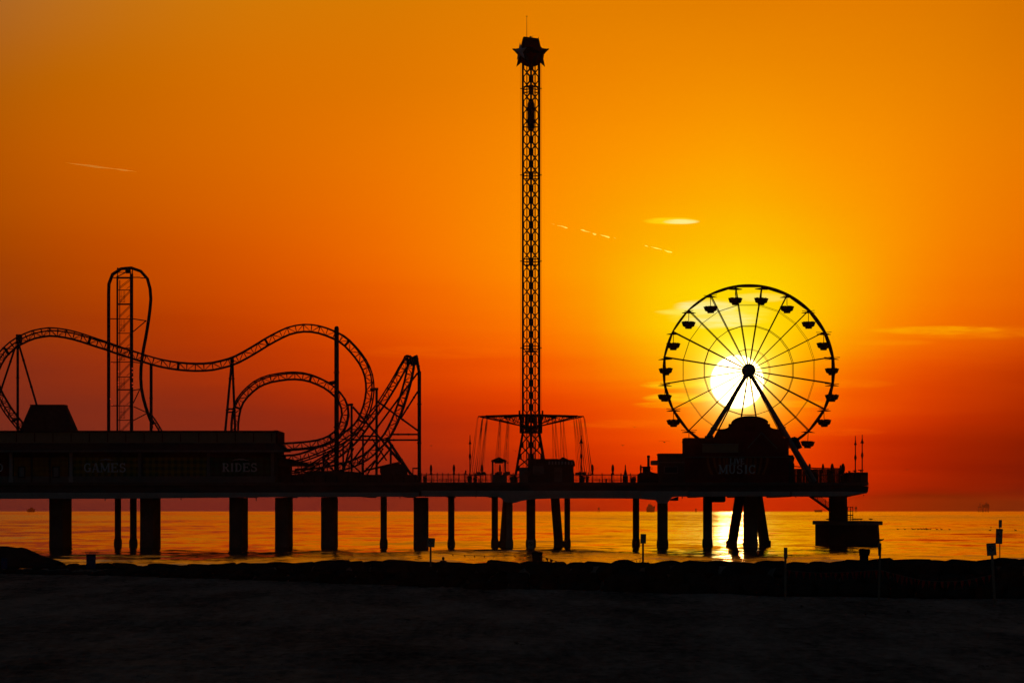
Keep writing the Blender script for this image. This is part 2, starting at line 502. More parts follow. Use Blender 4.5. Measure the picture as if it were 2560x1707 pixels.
# ------------------------------------------------------------------ sea
def water_material():
    m = bpy.data.materials.new('sea_water'); m.use_nodes = True
    t = m.node_tree; g = G(t); b = t.nodes['Principled BSDF']
    tc = g.n('ShaderNodeTexCoord'); sp = g.n('ShaderNodeSeparateXYZ')
    t.links.new(tc.outputs['Object'], sp.inputs[0])
    x, y, z = sp.outputs
    # ripples as slopes: three sizes of wave, the long ones with their crests along the shore
    def slope(sx, sy, off, det, amp_x, amp_y):
        c = g.noise(g.xyz(g.m('MULTIPLY', x, sx), g.m('MULTIPLY', y, sy), off), 1.0, det, 0.55, 1)
        s3 = g.n('ShaderNodeSeparateXYZ'); t.links.new(c, s3.inputs[0])
        return (g.m('MULTIPLY', g.m('SUBTRACT', s3.outputs[0], 0.5), amp_x), g.m('MULTIPLY', g.m('SUBTRACT', s3.outputs[1], 0.5), amp_y))
    a = slope(0.9, 2.2, 0.0, 3.0, W_CHOP * 0.9, W_CHOP)
    c2 = slope(0.22, 0.10, 7.0, 3.0, W_SWELL * 0.6, W_SWELL)
    c3 = slope(0.07, 0.020, 13.0, 4.0, W_LONG * 0.5, W_LONG)
    c4 = slope(0.016, 0.0035, 23.0, 5.0, W_LONG * 0.4, W_LONG * 0.8)
    # wind patches: bands where the chop is stronger or calmer
    patch = g.noise(g.xyz(g.m('MULTIPLY', x, 0.0012), g.m('MULTIPLY', y, 0.004), 2.0), 1.0, 4.0, 0.6)
    pk = g.mr(patch, 0.3, 0.7, 0.6, 1.35)
    # a ruffled lane far out and choppier shallows inside the pier
    lane = g.m('MULTIPLY', g.mr(y, 2100.0, 2700.0, 0.0, 1.0, True), g.mr(y, 4200.0, 6500.0, 1.0, 0.0, True))
    rim = g.mr(y, 11000.0, 17000.0, 0.0, 1.0, True)
    shal = g.mr(y, 430.0, 600.0, 1.0, 0.0, True)
    extra = g.m('ADD', g.m('MULTIPLY', g.m('ADD', lane, rim), 0.9), g.m('MULTIPLY', shal, W_SHAL))
    pk = g.m('MULTIPLY', pk, g.m('ADD', extra, 1.0))
    ssx = g.m('ADD', g.m('MULTIPLY', a[0], pk), g.m('ADD', c2[0], g.m('ADD', c3[0], c4[0])))
    ssy = g.m('ADD', g.m('MULTIPLY', a[1], pk), g.m('ADD', c2[1], g.m('ADD', c3[1], c4[1])))
    ssy = g.m('SUBTRACT', ssy, g.m('MULTIPLY', g.m('ADD', g.m('MULTIPLY', extra, 0.8), 1.0), W_TILT))
    nv = g.n('ShaderNodeVectorMath', operation='NORMALIZE')
    geo = g.n('ShaderNodeNewGeometry')
    ad = g.n('ShaderNodeVectorMath', operation='ADD')
    t.links.new(geo.outputs['Normal'], ad.inputs[0]); t.links.new(g.xyz(ssx, ssy, 0.0), ad.inputs[1])
    t.links.new(ad.outputs[0], nv.inputs[0])
    t.links.new(nv.outputs[0], b.inputs['Normal'])
    b.inputs['Base Color'].default_value = (0.012, 0.016, 0.018, 1)
    b.inputs['IOR'].default_value = 1.333
    b.inputs['Specular IOR Level'].default_value = 0.5
    b.inputs['Roughness'].default_value = W_ROUGH
    return m
W_CHOP, W_SWELL, W_LONG, W_TILT, W_ROUGH, W_SHAL = 0.12, 0.15, 0.17, 0.034, 0.05, 0.8
def grid(name, xs, ys, hf, material, kind='structure', smooth=True):
    vs = [(x, y, hf(x, y)) for y in ys for x in xs]
    nx = len(xs)
    fs = [(j*nx+i, j*nx+i+1, (j+1)*nx+i+1, (j+1)*nx+i) for j in range(len(ys)-1) for i in range(nx-1)]
    me = bpy.data.meshes.new(name); me.from_pydata(vs, [], fs)
    me.polygons.foreach_set('use_smooth', [smooth] * len(fs))
    me.materials.append(material)
    o = bpy.data.objects.new(name, me); COL.objects.link(o)
    o['kind'] = kind
    return o
def frange(a, b, st):
    n = max(1, int(round((b - a) / st)))
    return [a + (b - a) * i / n for i in range(n)]
# where the foot of the rock groin meets the beach
GRO = [(-400, 430), (-38.7, 297), (-30, 287), (-19, 271), (-9.6, 252), (0.5, 234), (10, 226), (28, 213), (60, 196), (400, 40)]
def groin_y(x):
    for (x0, y0), (x1, y1) in zip(GRO, GRO[1:]):
        if x <= x1: return y0 + (y1 - y0) * (x - x0) / (x1 - x0)
    return GRO[-1][1]
def sstep(a, b, t):
    t = max(0.0, min(1.0, (t - a) / (b - a))); return t * t * (3 - 2 * t)
def swell_h(x, y):
    """small waves: low chop out to beyond the pier, rollers running up to the groin"""
    d = y - groin_y(x)
    if d > 700 or d < -30 or abs(x) > 120: return 0.0
    fade = sstep(0, 14, d)
    far_ = 1 - sstep(380, 640, d)
    h = far_ * (0.10 * noise.noise(Vector((x * 0.10, y * 0.13, 1.0))) + 0.07 * noise.noise(Vector((x * 0.33, y * 0.26, 8.0))))
    roll = 1 - sstep(110, 250, d)
    if roll > 0:
        ph = y * 0.20 + 1.6 * noise.noise(Vector((x * 0.02, y * 0.01, 0.3)))
        cr = max(0.0, math.sin(ph)) ** 6
        h += roll * 0.40 * cr * max(0.0, noise.noise(Vector((x * 0.05, y * 0.03, 5.0))) + 0.12)
    return fade * h
xs = frange(-9000, -1500, 1500) + frange(-1500, -200, 130) + frange(-200, -124, 10) + frange(-124, 124, 0.85) + frange(124, 200, 10) + frange(200, 1500, 130) + frange(1500, 9000, 1500) + [9000]
ys = frange(-1500, 100, 200) + frange(100, 225, 12) + frange(225, 330, 0.8) + frange(330, 960, 1.7) + frange(960, 1000, 20) + frange(1000, 4000, 300) + frange(4000, 32000, 2800) + [32000]
sea = grid('sea', xs, ys, swell_h, water_material())

# ------------------------------------------------------------------ beach
def sand_material():
    m = bpy.data.materials.new('sand'); m.use_nodes = True
    t = m.node_tree; g = G(t); b = t.nodes['Principled BSDF']
    tc = g.n('ShaderNodeTexCoord')
    mp = g.n('ShaderNodeMapping'); t.links.new(tc.outputs['Object'], mp.inputs[0])
    mp.inputs['Scale'].default_value = (1.0, 0.14, 1.0)
    big = g.noise(mp.outputs[0], 0.25, 5.0, 0.6)
    mp2 = g.n('ShaderNodeMapping'); t.links.new(tc.outputs['Object'], mp2.inputs[0])
    mp2.inputs['Scale'].default_value = (1.0, 0.22, 1.0)
    fine = g.noise(mp2.outputs[0], 2.0, 6.0, 0.7)
    grain = g.noise(tc.outputs['Object'], 14.0, 4.0, 0.7)
    k = g.m('ADD', g.m('MULTIPLY', big, 0.55), g.m('MULTIPLY', fine, 0.45))
    c = g.mix(g.mr(k, 0.36, 0.62), (0.05, 0.044, 0.04, 1), (0.40, 0.34, 0.28, 1))
    # weed and debris strewn along the tide lines
    deb = g.noise(mp.outputs[0], 1.6, 6.0, 0.75)
    c = g.mix(g.mr(deb, 0.60, 0.70, 0.0, 0.8), c, (0.045, 0.04, 0.03, 1))
    vo = g.n('ShaderNodeTexVoronoi'); t.links.new(tc.outputs['Object'], vo.inputs['Vector']); vo.inputs['Scale'].default_value = 0.9
    sp2 = g.m('LESS_THAN', vo.outputs['Distance'], 0.085)
    c = g.mix(g.m('MULTIPLY', sp2, 0.85), c, (0.03, 0.028, 0.025, 1))
    vo2 = g.n('ShaderNodeTexVoronoi'); t.links.new(tc.outputs['Object'], vo2.inputs['Vector']); vo2.inputs['Scale'].default_value = 0.45
    c = g.mix(g.m('LESS_THAN', vo2.outputs['Distance'], 0.022), c, (0.75, 0.7, 0.62, 1))
    t.links.new(c, b.inputs['Base Color'])
    b.inputs['Roughness'].default_value = 1.0
    b.inputs['Specular IOR Level'].default_value = 0.0
    h = g.m('ADD', g.m('MULTIPLY', fine, 0.7), g.m('MULTIPLY', grain, 0.3))
    bp = g.n('ShaderNodeBump'); bp.inputs['Strength'].default_value = 0.9; bp.inputs['Distance'].default_value = 0.12
    t.links.new(h, bp.inputs['Height']); t.links.new(bp.outputs[0], b.inputs['Normal'])
    return m
def crest_top(x):
    """height of the rocks' skyline along the groin"""
    pts = [(-60, 1.75), (-38, 1.80), (-30, 1.85), (-24, 1.95), (-18, 2.2), (-12, 2.45), (-6, 2.6), (0, 2.75), (10, 2.9), (18, 3.0), (28, 3.2), (60, 3.4)]
    for (x0, y0), (x1, y1) in zip(pts, pts[1:]):
        if x <= x1: return y0 + (y1 - y0) * max(0, min(1, (x - x0) / (x1 - x0)))
    return pts[-1][1]
def sand_h(x, y):
    d = y - groin_y(x)
    z = 1.0 + 0.10 * noise.noise(Vector((x * 0.05, y * 0.03, 0.0))) + 0.07 * noise.noise(Vector((x * 0.30, y * 0.16, 4.0))) + 0.08 * abs(noise.noise(Vector((x * 0.75, y * 0.40, 14.0)))) + 0.05 * noise.noise(Vector((x * 1.5, y * 1.1, 3.0)))
    # vehicle tracks and tide ridges running along the beach
    for (y0, sl_, a, wd) in ((232, -0.25, 0.16, 2.2), (206, -0.12, 0.10, 1.8), (168, 0.03, 0.12, 1.6), (150, -0.02, 0.09, 1.2), (131, 0.05, 0.10, 1.1), (119, 0.0, 0.08, 0.9)):
        q = (y - (y0 + sl_ * x + 1.2 * noise.noise(Vector((x * 0.06, y0, 0))))) / wd
        if abs(q) < 4: z += a * math.exp(-q * q) * (0.55 + 0.6 * noise.noise(Vector((x * 0.09, y0 * 0.7, 2))))
    z += 0.03 * noise.noise(Vector((x * 1.1, y * 0.8, 9.0)))
    berm = sstep(0.9, 2.2, d) * (1 - sstep(3.4, 5.5, d))
    z += berm * max(0.0, crest_top(x) - 0.42 - 1.0)
    z -= 2.4 * sstep(5.0, 16.0, d)
    if d > 16: z = -1.4 - 0.02 * (d - 16)
    return max(z, -6.0)
xs = frange(-600, -80, 52) + frange(-80, -44, 4) + frange(-44, 34, 0.42) + frange(34, 80, 4) + frange(80, 600, 52) + [600]
ys = frange(-200, 80, 28) + frange(80, 106, 2) + frange(106, 310, 0.5) + frange(310, 700, 30) + [700]
beach = grid('beach', xs, ys, sand_h, sand_material())
# ------------------------------------------------------------------ pier
YF = 612.0                        # front edge of the deck
DECK = PZ(1206, YF)               # top of the deck
def rect(mb, x0, y0, x1, y1, Y, depth):
    """box given by its front face in photograph pixels at distance Y"""
    mb.box((PX(x0, Y), Y, PZ(y1, Y)), (PX(x1, Y), Y + depth, PZ(y0, Y)))
    return mb
pier = thing('pier', (0, 630, 0), 'long concrete pleasure pier on rows of piles, carrying all the rides out over the sea', 'pier')
xl, xr = PX(-700, YF), PX(2168, YF)
d = MB()
d.box((xl, YF, PZ(1214, YF)), (xr, 664, DECK))
d.build('deck', M['fascia'], pier)
# kerb beam along the deck edge, then the recessed edge beam below it
d = MB(); d.box((xl, YF - 0.25, PZ(1213, YF)), (PX(2171, YF), YF, DECK + 0.05)); d.build('kerb', M['concrete_dark'], pier)
d = MB()
d.prism([(PX(-700, YF), PZ(1231, YF)), (PX(-700, YF), PZ(1214.5, YF)), (PX(2172, YF), PZ(1214.5, YF)), (PX(2170, YF), PZ(1229, YF))], YF + 0.15, YF + 0.8)
d.build('edge_beam', M['fascia'], pier)
# pale girders: the underside dips into haunches over the big piles
def girder(pts, y0, y1, m='girder'):
    MB().prism([(PX(a, YF), PZ(b, YF)) for a, b in pts], y0, y1).build('girder', M[m], pier)
girder([(-700,1231),(300,1231),(300,1246),(-700,1247.5)], YF - 0.1, YF + 1.2)
girder([(301,1231),(1047,1230),(1047,1241),(690,1242),(301,1246)], YF - 0.1, YF + 1.2)
girder([(1053,1226),(1190,1226),(1190,1240),(1053,1240)], YF - 0.1, YF + 1.2)
arc1 = [(1191,1226),(1600,1226),(1600,1246)]
arc1 += [(1600 - t, 1246 - 0.6 * math.sin(t / 300 * math.pi)) for t in (60, 120, 180, 220)]
arc1 += [(1338,1247),(1318,1249),(1302,1252),(1284,1257),(1262,1255),(1253,1245),(1244,1242),(1191,1241)]
girder(arc1, YF - 0.2, YF + 1.6)
girder([(1601,1227),(1720,1227),(1720,1240),(1692,1241),(1680,1243),(1672,1252),(1668,1258),(1645,1258),(1640,1250),(1601,1247)], YF - 0.2, YF + 1.6)
girder([(1721,1228),(1976,1228),(1976,1240),(1721,1241)], YF - 0.1, YF + 1.2)
girder([(1979,1228),(2112,1228),(2150,1229.5),(2168,1230),(2168,1229),(2168,1232),(2148,1234),(2120,1238),(2112,1240),(1979,1240)], YF - 0.1, YF + 1.2)
# cross beams under the deck
for px in list(range(-40, 2060, 105)):
    MB().box((PX(px, 620), YF + 1.7, PZ(1242, 620)), (PX(px + 16, 620), 658, PZ(1213, 620))).build('cross_beam', M['concrete_dark'], pier)
for px, ln in ((262, 4), (452, 3), (640, 5), (772, 3), (1000, 4), (1190, 3), (1490, 4), (1706, 5), (1740, 3), (1990, 3), (2160, 5)):
    MB().tube((PX(px, YF), YF + 0.5, PZ(1236, YF)), (PX(px, YF), YF + 0.5, PZ((1247 if px < 700 else 1234 if px > 2100 else 1241) + ln, YF)), 0.07, n=8).build('drain_pipe', M['steel_dark'], pier)
g_ = MB(); g_.box((PX(-700, 640), 640, PZ(1241, 640)), (PX(2120, 640), 641, PZ(1216, 640))); g_.build('back_girder', M['concrete_dark'], pier)
def pile_jacket(mb, lo, hi, zt=1.3):
    """barnacled swelling near the waterline"""
    rnd = random.Random(int(lo[0] * 100))
    x0, y0 = lo; x1, y1 = hi
    vs = []; n = 26
    ringpts = []
    for i in range(n):
        t = i / n * 4
        if t < 1: q = (x0 + (x1 - x0) * t, y0)
        elif t < 2: q = (x1, y0 + (y1 - y0) * (t - 1))
        elif t < 3: q = (x1 - (x1 - x0) * (t - 2), y1)
        else: q = (x0, y1 - (y1 - y0) * (t - 3))
        ringpts.append(q)
    cx, cy = (x0 + x1) / 2, (y0 + y1) / 2
    rings = []
    for k, (z, e) in enumerate(((-1.5, 0.05), (0.1, 0.08), (0.5, 0.10), (0.9, 0.08), (zt, 0.02))):
        for (qx, qy) in ringpts:
            dx, dy = qx - cx, qy - cy
            L = math.hypot(dx, dy)
            ee = e * (0.5 + rnd.random())
            vs.append((qx + dx / L * ee, qy + (0 if L == 0 else dy / L * ee), z + (rnd.random() - 0.5) * 0.15))
    fs = [(k*n+i, k*n+(i+1)%n, (k+1)*n+(i+1)%n, (k+1)*n+i) for k in range(4) for i in range(n)]
    fs.append(tuple(4*n + i for i in range(n)))
    mb.add(vs, fs)
def pile(px0, px1, Y=616, depth=None, top=1243, name='pile', m='concrete_dark'):
    x0, x1 = PX(px0, Y), PX(px1, Y)
    dpt = depth if depth else (x1 - x0)
    mb = MB()
    zt = PZ(top, YF)
    n = 14
    if depth: mb.box((x0, Y, -3), (x1, Y + dpt, zt))
    else: mb.lathe(((x0 + x1) / 2, Y + dpt / 2, -3), [((x1 - x0) / 2, 0), ((x1 - x0) / 2, zt + 3)], 16)
    pile_jacket(mb, (x0, Y), (x1, Y + dpt))
    mb.build(name, M[m], pier)
for px0 in (123, 350, 573, 687.5, 802.5, 1034):
    pile(px0, px0 + 33, 615, 13.0, name='pile_wall')
for a, b in ((286, 302), (324, 341), (951, 967), (1120, 1136), (1229, 1245), (1411, 1425.5)):
    pile(a, b, 618, top=1238)
for a, b in ((1316, 1338.5),): pile(a, b, 622, top=1240)
for a, b in ((1266, 1281.5), ): pile(a, b, 615, 1.2, top=1253, m='concrete')
pile(1582, 1598.5, 622, top=1240); pile(1644, 1669.5, 615, 1.6, top=1254); pile(1758, 1781, 618, top=1240)
pile(1860, 1894, 622, 2.2, top=1238, m='concrete')
def raker(px_t0, px_t1, px_b0, px_b1, Y, dep=1.4):
    zt, zb = PZ(1236, Y), -2.5
    k = (PZ(1236, Y) - zb) / PZ(1236, Y)
    fx = lambda a, b: PX(a, Y) + (PX(b, Y) - PX(a, Y)) * k
    mb = MB()
    mb.prism([(PX(px_t0, Y), zt), (PX(px_t1, Y), zt), (fx(px_t1, px_b1), zb), (fx(px_t0, px_b0), zb)], Y, Y + dep)
    pile_jacket(mb, (PX(px_b0, Y), Y - 0.05), (PX(px_b1, Y), Y + dep + 0.05), 1.0)
    mb.build('raking_pile', M['concrete_dark'], pier)
raker(1258, 1276, 1248, 1266, 619)
raker(1376, 1398, 1386, 1409, 619)
raker(1839, 1862, 1817, 1842, 619)
raker(1884, 1906, 1900, 1926, 626)
# pier end: column, landing stairs and the service box below the deck
rect(MB(), 2078, 1238, 2118, 1302, 648, 5.0).build('end_column', M['concrete_dark'], pier)
MB().prism([(PX(2050, 640), PZ(1236, 640)), (PX(2168, 640), PZ(1226, 640)), (PX(2168, 640), PZ(1232, 640)), (PX(2118, 640), PZ(1242, 640)), (PX(2050, 640), PZ(1242, 640))], 640, 662).build('end_haunch', M['concrete_dark'], pier)
b_ = MB(); b_.prism([(PX(x, 614), PZ(y, 614)) for x, y in ((1782,1240),(1814,1240),(1814,1251),(1812,1254),(1809,1255),(1782,1255))], 614, 618); b_.build('service_box', M['steel_dark'], pier)
b_ = MB(); b_.prism([(PX(x, 614), PZ(y, 614)) for x, y in ((1673,1251),(1680,1246),(1696,1241),(1696,1251))], 614, 617); b_.build('bracket', M['steel_dark'], pier)
st = MB()
p0, p1 = P(2025, 1239, 645), P(2079, 1277, 645)
st.beam(p0, p1, 0.35, 0.3); st.beam(p0 + Vector((0, 1.4, 0)), p1 + Vector((0, 1.4, 0)), 0.35, 0.3)
for i in range(14):
    q = p0.lerp(p1, (i + 0.5) / 14)
    st.box((q.x - 0.16, q.y, q.z), (q.x + 0.16, q.y + 1.4, q.z + 0.05))
stairs = st.build('stairs', M['steel_dark'], pier)
rl = MB()
for off in (6, 10, 14, 18):
    a, b = P(2025 + off * 1.2, 1239, 645), P(2079, 1277 - off * 0.95, 645)
    rl.tube(a, b, 0.05)
for t in (0.35, 0.72, 0.97):
    q = p0.lerp(p1, t); rl.tube(q, q + Vector((0, 0, 1.25)), 0.05)
rl.build('stair_rail', M['steel_dark'], stairs)
lc = MB()
for px in (2119, 2126, 2132): lc.tube(P(px, 1301, 649), P(px, 1267, 649), 0.06); lc.tube(P(px, 1301, 651), P(px, 1267, 651), 0.06)
for py in (1267, 1277, 1288, 1293, 1298):
    lc.tube(P(2118, py, 649), P(2133, py, 649), 0.05)
lc.box((PX(2118, 649), 649, PZ(1288.5, 649)), (PX(2133, 649), 651, PZ(1286, 649)))
lc.build('ladder_cage', M['steel_dark'], pier)

# ------------------------------------------------------------------ caisson at the pier end
cs = thing('mooring_caisson', P(2135, 1362, 650), 'broad dark concrete caisson with an overhanging slab in the water at the pier end', 'caisson')
m_ = MB(); x0, x1 = PX(2072, 645), PX(2197, 645)
zt = PZ(1312, 645)
m_.add([(x0, 645, -2), (x1 + 0.35, 645, -2), (x1 + 0.35, 674, -2), (x0, 674, -2), (x0, 645, zt), (x1, 645, zt), (x1, 674, zt), (x0, 674, zt)],
       [(3,2,1,0),(4,5,6,7),(0,1,5,4),(1,2,6,5),(2,3,7,6),(3,0,4,7)])
for i in range(9):
    xx = x0 + 0.6 + i * (x1 - x0 - 1.2) / 8
    m_.box((xx - 0.05, 644.9, -2), (xx + 0.05, 645.0, zt - 0.2))
m_.build('caisson_wall', M['concrete_dark'], cs)
MB().bev((x0 - 0.35, 644.4, zt), (PX(2206, 645), 675.5, PZ(1302, 645)), 0.08).build('cap_slab', M['concrete'], cs)

# ------------------------------------------------------------------ lettering
def arc_pts(cx, cy, rx, ry, a0, a1, n=10): return [(cx + rx * math.cos(R(a0 + (a1 - a0) * i / n)), cy + ry * math.sin(R(a0 + (a1 - a0) * i / n))) for i in range(n + 1)]
TK, TN = 0.23, 0.11     # thick stems, thin strokes of the slab-serif capitals
def sf(x, y, w=0.36): return ([(x - w / 2, y), (x + w / 2, y)], 0.10)
GLYPH = {
 'I': [([(.5, 0), (.5, 1)], TK), sf(.5, .05, .5), sf(.5, .95, .5)],
 'E': [([(.24, 0), (.24, 1)], TK), ([(.05, .06), (.92, .06)], TN), ([(.05, .94), (.9, .94)], TN), ([(.24, .52), (.68, .52)], TN), ([(.89, 0), (.89, .27)], TN), ([(.87, 1), (.87, .75)], TN), ([(.68, .40), (.68, .64)], .08)],
 'F': [([(.26, 0), (.26, 1)], TK), sf(.28, .05, .56), ([(.05, .94), (.92, .94)], TN), ([(.26, .50), (.68, .50)], TN), ([(.89, 1), (.89, .72)], TN), ([(.68, .38), (.68, .62)], .08)],
 'L': [([(.26, 0), (.26, 1)], TK), sf(.26, .95, .5), ([(.05, .06), (.92, .06)], TN), ([(.89, 0), (.89, .32)], TN)],
 'A': [([(.14, 0), (.46, 1)], TN), ([(.50, 1), (.82, 0)], TK), ([(.26, .32), (.70, .32)], TN), sf(.14, .05, .30), sf(.82, .05, .36)],
 'V': [([(.14, 1), (.48, 0)], TK), ([(.50, 0), (.84, 1)], TN), sf(.15, .95, .36), sf(.85, .95, .30)],
 'M': [([(.16, 0), (.16, 1)], TN), ([(.14, 1), (.48, .12)], .19), ([(.50, .12), (.82, 1)], TN), ([(.84, 0), (.84, 1)], .19), sf(.14, .05, .28), sf(.84, .05, .30), sf(.12, .95, .2), sf(.86, .95, .24)],
 'D': [([(.24, 0), (.24, 1)], TK), ([(.05, .06), (.45, .06)] + arc_pts(.45, .5, .38, .44, -90, 90) + [(.05, .94)], .17)],
 'R': [([(.24, 0), (.24, 1)], TK), ([(.05, .94), (.5, .94)] + arc_pts(.5, .73, .27, .21, 90, -90) + [(.24, .52)], .14), ([(.48, .5), (.84, .05)], .19), sf(.24, .05, .46), sf(.88, .05, .22)],
 'O': [(arc_pts(.5, .5, .37, .43, 0, 360, 20), .18)],
 'C': [(arc_pts(.52, .5, .38, .43, 45, 318, 16), .18), ([(.84, .98), (.84, .66)], .10), ([(.80, .18), (.88, .26)], .08)],
 'G': [(arc_pts(.5, .5, .37, .43, 48, 320, 16), .18), ([(.80, .98), (.80, .68)], .10), ([(.80, .03), (.80, .44)], .18), ([(.58, .44), (.96, .44)], .10)],
 'U': [([(.22, 1), (.22, .36)] + arc_pts(.5, .36, .28, .30, 180, 360) + [(.78, 1)], .17), sf(.22, .95, .42), sf(.80, .95, .36)],
 'S': [(arc_pts(.48, .72, .26, .22, 30, 240, 9) + arc_pts(.50, .28, .30, .23, 75, -150, 10), .18), ([(.76, 1), (.76, .70)], .09), ([(.18, 0), (.18, .32)], .09)],
}
def serif_word(body, Y, px0, px1, py0, py1, name, m, parent):
    """heavy slab-serif capitals cut out of board"""
    X0, X1, Z0, Z1 = PX(px0, Y), PX(px1, Y), PZ(py1, Y), PZ(py0, Y)
    wds = [0.62 if c == 'I' else 1.3 if c == 'M' else 1.0 for c in body]
    cw = (X1 - X0) / sum(wds); H = Z1 - Z0; x = X0
    mb = MB(); lay = 0
    for c, w_ in zip(body, wds):
        for pts, wd in GLYPH[c]:
            q = [Vector((x + px * cw * w_ * 0.98, 0, Z0 + pz * H)) for px, pz in pts]
            L, Rr = [], []
            hw = wd * H * 0.48
            for i, p_ in enumerate(q):
                t = (q[min(i + 1, len(q) - 1)] - q[max(i - 1, 0)]).normalized()
                nrm = Vector((-t.z, 0, t.x))
                k_ = hw * (0.62 + 0.38 * abs(nrm.x)) if len(q) > 4 else hw
                L.append(p_ + nrm * k_); Rr.append(p_ - nrm * k_)
            lay += 1; d_ = 0.12 + 0.003 * (lay % 6)
            n = len(q)
            vs = [(v.x, Y - d_, v.z) for v in L] + [(v.x, Y - d_, v.z) for v in Rr] + [(v.x, Y, v.z) for v in L] + [(v.x, Y, v.z) for v in Rr]
            fs = []
            for i in range(n - 1):
                fs += [(i, i+1, n+i+1, n+i), (2*n+i+1, 2*n+i, 3*n+i, 3*n+i+1), (i+1, i, 2*n+i, 2*n+i+1), (n+i, n+i+1, 3*n+i+1, 3*n+i)]
            fs += [(0, n, 3*n, 2*n), (n-1, 3*n-1, 4*n-1, 2*n-1)]
            mb.add(vs, fs)
        x += cw * w_
    return mb.build(name, m, parent)

# ------------------------------------------------------------------ arcade building
arc = thing('arcade_building', (PX(300, 620), 620, DECK), 'long low flat-roofed games building with lettered wall panels on the shore end of the pier', 'building')
YB = 615.0
top_z, dk = 1076, 1207
rect(MB(), -700, 1107, 690, dk, YB + 0.6, 22).build('wall', M['wall_dark'], arc)
pm = MB(); rect(pm, -700, 1081, 688, 1107, YB + 0.3, 22.5); par = pm.build('parapet', M['wall_tan'], arc)
for k in range(-1, 16):
    xx = 41 + 45.6 * k
    if xx < 684: rect(MB(), xx - 1.0, 1083, xx + 1.0, 1105, YB + 0.22, 0.075).build('panel_joint', M['steel_red'], par)
rect(MB(), -700, 1076, 688, 1081, YB + 0.1, 23).build('coping', M['roof'], arc)
e = MB(); rect(e, 684, 1075, 693, 1108, YB + 1.5, 20)
e.build('end_panel', M['steel_red'], arc)
MB().extr([P(-700, 1107, YB + 0.4), P(690, 1107, YB + 0.4), P(709, 1125, YB - 1.2), P(-700, 1125, YB - 1.2)], (0, 22, 0)).build('awning_roof', M['roof'], arc)
rect(MB(), -700, 1125, 709, 1130, YB - 1.3, 1.5).build('fascia_board', M['wall_grey'], arc)
rect(MB(), -700, 1190, 688, dk, YB + 0.45, 0.14).build('skirting', M['wall_grey'], arc)
def panel(x0, x1, m):
    rect(MB(), x0, 1143, x1, 1190, YB + 0.42, 0.17).build('wall_panel', M[m], arc)
panel(-60, 21, 'steel_red'); panel(34, 76, 'check_orange'); panel(82, 122, 'check_orange'); panel(128, 170, 'check_orange')
panel(184, 345, 'check_yellow'); panel(358, 517, 'check_yellow'); panel(526, 676, 'check_green')
for x in (27, 177, 349, 521, 681):
    c_ = MB(); rect(c_, x - 4, 1132, x + 4, 1194, YB + 0.2, 0.4); rect(c_, x - 5.5, 1193, x + 5.5, dk, YB + 0.1, 0.5)
    c_.build('pilaster', M['trim'] if x < 345 else M['wall_grey'], arc)
for x in (79, 125):
    rect(MB(), x - 2.2, 1131, x + 2.2, dk, YB + 0.25, 0.35).build('pilaster', M['wall_dark'], arc)
for x in (54, 140):
    dr = rect(MB(), x - 9.5, 1165, x + 9.5, 1194, YB + 0.34, 0.08).build('service_window', M['steel_dark'], arc)
    rect(MB(), x - 6, 1168, x + 6, 1191, YB + 0.30, 0.05).build('pane', M['steel_grey'], dr)
serif_word('FOOD', YB + 0.36, -72, 10, 1158, 1179, 'food_lettering', M['letter'], arc)
serif_word('GAMES', YB + 0.36, 209, 317, 1157, 1180, 'games_lettering', M['letter'], arc)
serif_word('RIDES', YB + 0.36, 555, 645, 1157, 1179, 'rides_lettering', M['letter'], arc)
for (xa, xb) in ((248, 284), (580, 622)):
    sw = MB()
    pts = [P(xa + (xb - xa) * i / 12, 1151 - 3.0 * math.sin(math.pi * i / 12) + 0.8 * math.sin(i * 2.1), YB + 0.34) for i in range(13)]
    sw.poly(pts, [0.02 + 0.10 * math.sin(math.pi * i / 12) for i in range(13)], 6)
    sw.build('flourish', M['letter'], arc)
# roof hut and its neighbours
hut = thing('roof_hut', P(122, 1076, 630), 'black hut with sloping sides on the flat roof beside the track post', 'hut')
hm = MB()
z0, z1 = PZ(1078, 630), PZ(1014, 630)
b0, b1, t0, t1 = PX(56, 630), PX(190, 630), PX(81, 630), PX(164, 630)
hm.add([(b0, 626, z0), (b1, 626, z0), (b1, 634, z0), (b0, 634, z0), (t0, 627.5, z1), (t1, 627.5, z1), (t1, 632.5, z1), (t0, 632.5, z1)],
       [(3,2,1,0),(4,5,6,7),(0,1,5,4),(1,2,6,5),(2,3,7,6),(3,0,4,7)])
hm.build('hut_wall', M['roof'], hut)
hm = MB(); hm.box((t0 - 0.1, 627.4, z1), (t1 + 0.1, 632.6, z1 + 0.12)); hm.build('hut_cap', M['steel_dark'], hut)

